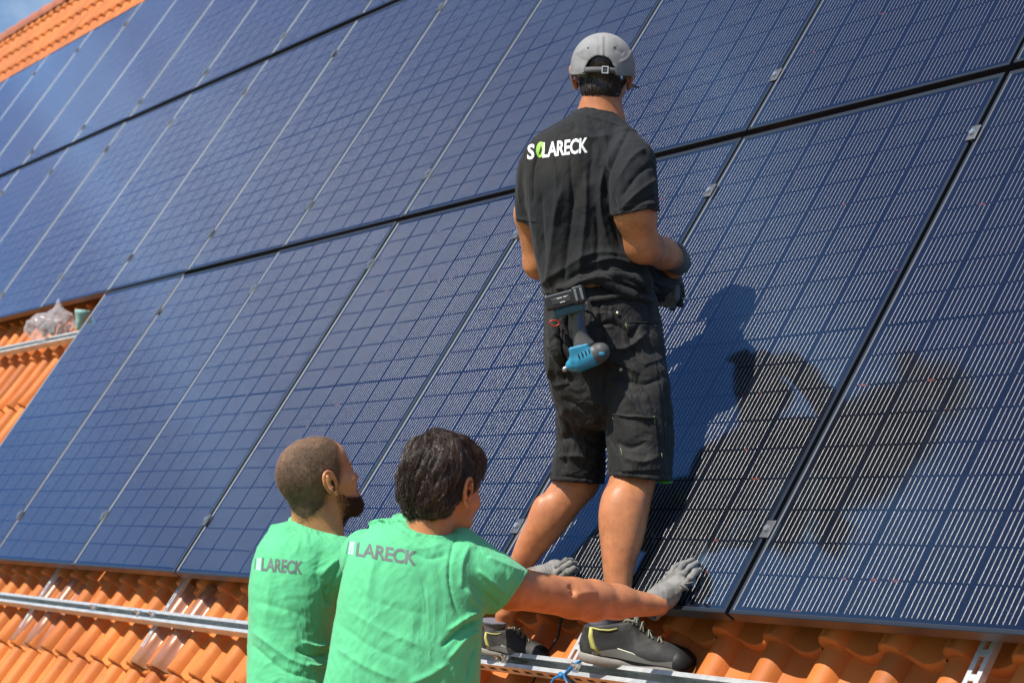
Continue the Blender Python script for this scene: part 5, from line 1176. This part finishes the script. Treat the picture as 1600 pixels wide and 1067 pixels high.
# ================================================================== the cordless driver hanging on the shorts
def driver():
    d0 = 5.325
    root = empty('cordless_driver', c2w(P(900, 520, d0)), 'blue and black cordless impact driver hanging head down from the back of the black shorts', 'power tool')
    TEAL = mat('blue_tool_plastic', (0.025, 0.22, 0.36), .42, bump=.15, bscale=300, noise=.1); BLK = mat('black_tool_rubber', (0.02, 0.02, 0.022), .45, noise=.2); GRY = mat('grey_tool_plastic', (0.075, 0.073, 0.072), .5, noise=.25); MET = mat('tool_metal', (0.45, 0.44, 0.42), .3, .9)
    def mk(name, prims, m, h=.0016, cuts=(), parent=None, it=1):
        f = grid_for([p for p, _ in prims], h)
        for p, k in prims: f.add(p, k)
        for p in cuts: f.cut(p, .001)
        p, q = f.mesh(); return build_mesh(name, p, q, m, root, it, parent=parent)
    Rb = frame_of((-.0, .1, -1), (.26, .97, .1))           # battery frame (x across: along the pack)
    ax = np.array([.96, .26, 0]); ax /= np.linalg.norm(ax); upv = np.array([-.26, .96, 0]); RB = np.column_stack([ax, upv, np.cross(ax, upv)])
    bc = P(883, 467, d0 - .01)
    bat = mk('battery', [(rbox(bc, (.055, .020, .034), RB, .006), 0), (rbox(P(904, 461, d0 - .012), (.016, .024, .036), RB, .006), .003)], BLK)
    bw = [rbox(P(904, 461, d0 - .05), (.003, .018, .01), RB, .002)]
    mk('battery_label', [(rbox(P(877, 468.5, d0 - .0445), (.026, .009, .0006), RB, .0004), 0)], mat('battery_label_black', (.05, .05, .05), .3), parent=bat)
    for i, (x0_, y0_, w) in enumerate(((874, 466, .012), (883, 463.5, .008), (879, 472, .012))): mk('label_bar', [(rbox(P(x0_, y0_, d0 - .0452), (w * .6, .0014, .0006), RB, .0004), 0)], mat('label_white', (.6, .6, .6), .5) if i == 0 else bpy.data.materials['label_white'], .0009, parent=bat, it=0)
    for dx in (-5, 4): mk('battery_clip', [(rbox(P(905 + dx, 460 - dx * .25, d0 - .049), (.0035, .016, .003), RB, .001), 0)], mat('clip_grey', (.18, .19, .2), .25) if dx < 0 else bpy.data.materials['clip_grey'], parent=bat)
    mk('foot', [(rbox(P(889, 484, d0 - .006), (.040, .012, .028), RB, .006), 0), (rbox(P(874, 490, d0 - .008), (.014, .010, .024), RB, .005), .006)], mat('dark_teal_plastic', (.02, .085, .12), .35))
    mk('handle', [(sil([(891, 487, 914, 483, d0, .021), (891, 505, 914, 501, d0, .020), (894, 525, 918, 520, d0, .021), (896, 545, 929, 534, d0, .025)], 2.5), 0)], GRY, cuts=[rbox(P(895, 515, d0), (.004, .014, .01), RB, .003)])
    mk('grip_inlay', [(sil([(900, 492, 909, 490, d0 - .014, .007), (902, 512, 911, 510, d0 - .014, .007)], 2.5), 0)], mat('navy_plastic', (.02, .05, .14), .4))
    mk('trigger', [(cone(P(895, 522, d0), P(899, 534, d0), .006, .006), 0)], BLK)
    bodyv = P(889, 573, d0) - P(934, 553, d0); bodyv /= np.linalg.norm(bodyv)
    hs = mk('motor_housing', [(cone(P(926, 556, d0 - .005), P(902, 567, d0 - .004), .0285, .025), 0), (cone(P(902, 567, d0 - .004), P(893, 571, d0 - .003), .025, .016), .004), (rbox(P(906, 551, d0 - .004), (.027, .020, .023), RB, .006), .008), (rbox(P(913, 566, d0 - .006), (.024, .010, .021), RB, .005), .008)], TEAL)
    mk('rear_cap', [(cone(P(938, 550, d0 - .006), P(931, 553.5, d0 - .006), .0260, .0290), 0)], GRY)
    mk('rear_badge', [(ell(P(939, 553, d0 - .031), (.011, .006, .003)), 0)], TEAL, parent=hs)
    for i in range(4): mk('vent_slot', [(rbox(P(904 + i * 5.5, 556 - i * 2.4, d0 - .0315), (.0016, .0065, .0016), RB, .0008), 0)], BLK, .0009, parent=hs, it=0)
    mk('nose', [(cone(P(894, 570.5, d0 - .003), P(889, 573, d0 - .003), .0135, .009), 0)], GRY); mk('chuck', [(cone(P(890, 572.5, d0 - .003), P(883, 576, d0 - .003), .0065, .006), 0), (ball(P(882.5, 577, d0 - .003), .0075), .002)], MET)
    hk = MB(); L0 = loc_of(root); pp = [Vector((c2w(P(*x)) - L0).tolist()) for x in ((914, 484, d0 + .01), (920, 478, d0 + .03), (914, 470, d0 + .045), (905, 468, d0 + .05))]; hk.tube(pp, .0028, 8); hk.build('belt_hook', MET, root, True)
driver()
hp = [onto_m(sbv_m, *x, .006) for x in ((884, 482), (880, 505), (884, 530), (900, 548))]; hp = [x for x in hp if x is not None]
b = MB(); b.tube(hp, [.010] * len(hp), 8); b.build('tool_loop', SHORTS, shorts_m, True)
hp = [onto_m(sbv_m, *x, .010) for x in ((868, 496), (866, 520), (870, 548), (880, 566))]; hp = [x for x in hp if x is not None]
b = MB(); b.tube(hp, [.012, .017, .018, .012][:len(hp)], 10); b.build('nail_pouch', SHORTS, shorts_m, True)
# orange-red carabiner strap beside it
rp = empty('carabiner', c2w(P(866, 506, 5.40)), 'small red carabiner clipped to the waist of the shorts below the battery', 'carabiner')
b = MB(); L0 = loc_of(rp); ring = [Vector((c2w(P(866 + 8 * math.cos(a), 505 + 4.5 * math.sin(a), 5.375)) - L0).tolist()) for a in np.linspace(0, 2 * math.pi, 17)]; b.tube(ring, .0022, 7); b.build('ring', mat('red_metal', (.35, .04, .02), .4, .3), rp, True)

# ================================================================== small things on the roof
def r2(p): return tuple(r2w(p))
# plastic bag with fittings, lying on the upper rail left of the bottom row
bagE = empty('plastic_bag', r2w([-7.65, 1.53, -.03]), 'clear plastic bag of small fittings lying on the rail above the bare tiles', 'bag')
bm_ = bpy.data.materials.new('clear_plastic'); bm_.use_nodes = True; t = bm_.node_tree; pb = t.nodes['Principled BSDF']; pb.inputs['Base Color'].default_value = (.86, .84, .86, 1); pb.inputs['Roughness'].default_value = .06; pb.inputs['Alpha'].default_value = .24
cB = w2c(r2w([-7.62, 1.575, .055]))
f = Field(cB - .32, cB + .32, .006)
for x_, y_, r_ in ((62, 514, .085), (80, 509, .105), (98, 510, .095), (112, 514, .06)): 
    f.add(ell(P(x_, y_, -cB[2]), (r_, r_ * .8, r_ * .8)), .05)
f.add(cone(P(92, 498, -cB[2]), P(91, 470, -cB[2]), .06, .012), .04); f.add(cone(P(95, 492, -cB[2]), P(108, 500, -cB[2]), .04, .03), .03)
p, q = f.mesh(); build_mesh('film', p, q, bm_, bagE, 1, noise=lambda c, n_: .012 * fbm(c, 6, 9, 3) + .005 * np.abs(fbm(c, 16, 10, 2)))
b = MB(); L0 = loc_of(bagE)
for i in range(14):
    c = c2w(P(random.uniform(65, 108), random.uniform(508, 520), -cB[2] + random.uniform(-.03, .03))) - L0; b.box(-.02, .02, -.014, .014, -.012, .012, bev=.003, M=Matrix.Translation(Vector(c.tolist())) @ Matrix.Rotation(random.uniform(0, 3), 4, 'X') @ Matrix.Rotation(random.uniform(0, 3), 4, 'Z'))
o = b.build('fittings', mat('fitting_grey', (.35, .36, .36), .35, .6), bagE); tag(o, kind='stuff')
spE = empty('rail_connector', r2w([-7.05, 1.56, 0]), 'pale green plastic funnel-shaped connector at the end of the left rail', 'connector')
dS = -w2c(r2w([-7.02, 1.59, .03]))[2]; f = Field(P(128, 495, dS) - .2, P(128, 495, dS) + .2, .005); f.add(cone(P(122, 512, dS), P(126, 501, dS), .016, .020), 0); f.add(cone(P(126, 501, dS), P(129, 489, dS), .026, .046), .02); f.cut(cone(P(129, 490, dS), P(130, 481, dS), .034, .042), .004)
p, q = f.mesh(); build_mesh('shell', p, q, mat('pale_green_plastic', (.26, .42, .37), .45), spE, 1)
# blue strap knotted round the front rail
tE = empty('cable_tie', r2w([-.60, -.17, -.05]), 'blue plastic cable tie knotted round the front rail next to the right shoe', 'cable tie')
b = MB(); L0 = loc_of(tE); BT = mat('blue_tie', (.02, .17, .42), .35)
def q3(u, v, n): return Vector((r2w([u, v, n]) - L0).tolist())
b.tube([q3(-.565, -.146, -.095), q3(-.56, -.143, -.060), q3(-.565, -.150, -.046), q3(-.585, -.172, -.044), q3(-.605, -.197, -.048), q3(-.612, -.200, -.075), q3(-.61, -.197, -.095)], .0042, 8)
b.tube([q3(-.605, -.197, -.046), q3(-.63, -.215, -.04), q3(-.64, -.245, -.045), q3(-.635, -.27, -.06)], .0032, 8)
b.tube([q3(-.605, -.197, -.046), q3(-.58, -.21, -.036), q3(-.54, -.235, -.04)], .0028, 8); b.cyl(q3(-.612, -.203, -.052), tuple(r2w([0, 0, 1])), .009, .014, 8); b.build('strap', BT, tE, True)
# thin dark line running down the tiles between the shoes
cE = empty('dark_line', r2w([-.86, .02, -.06]), 'thin black line running down the tiles between the two shoes', 'cable')
b = MB(); L0 = loc_of(cE); b.tube([q3(-.83, .10, -.06), q3(-.845, .02, -.085), q3(-.855, -.05, -.120), q3(-.86, -.12, -.118), q3(-.862, -.22, -.125)], .0035, 8); b.build('line_tube', mat('black_line', (.01, .01, .01), .5), cE, True)
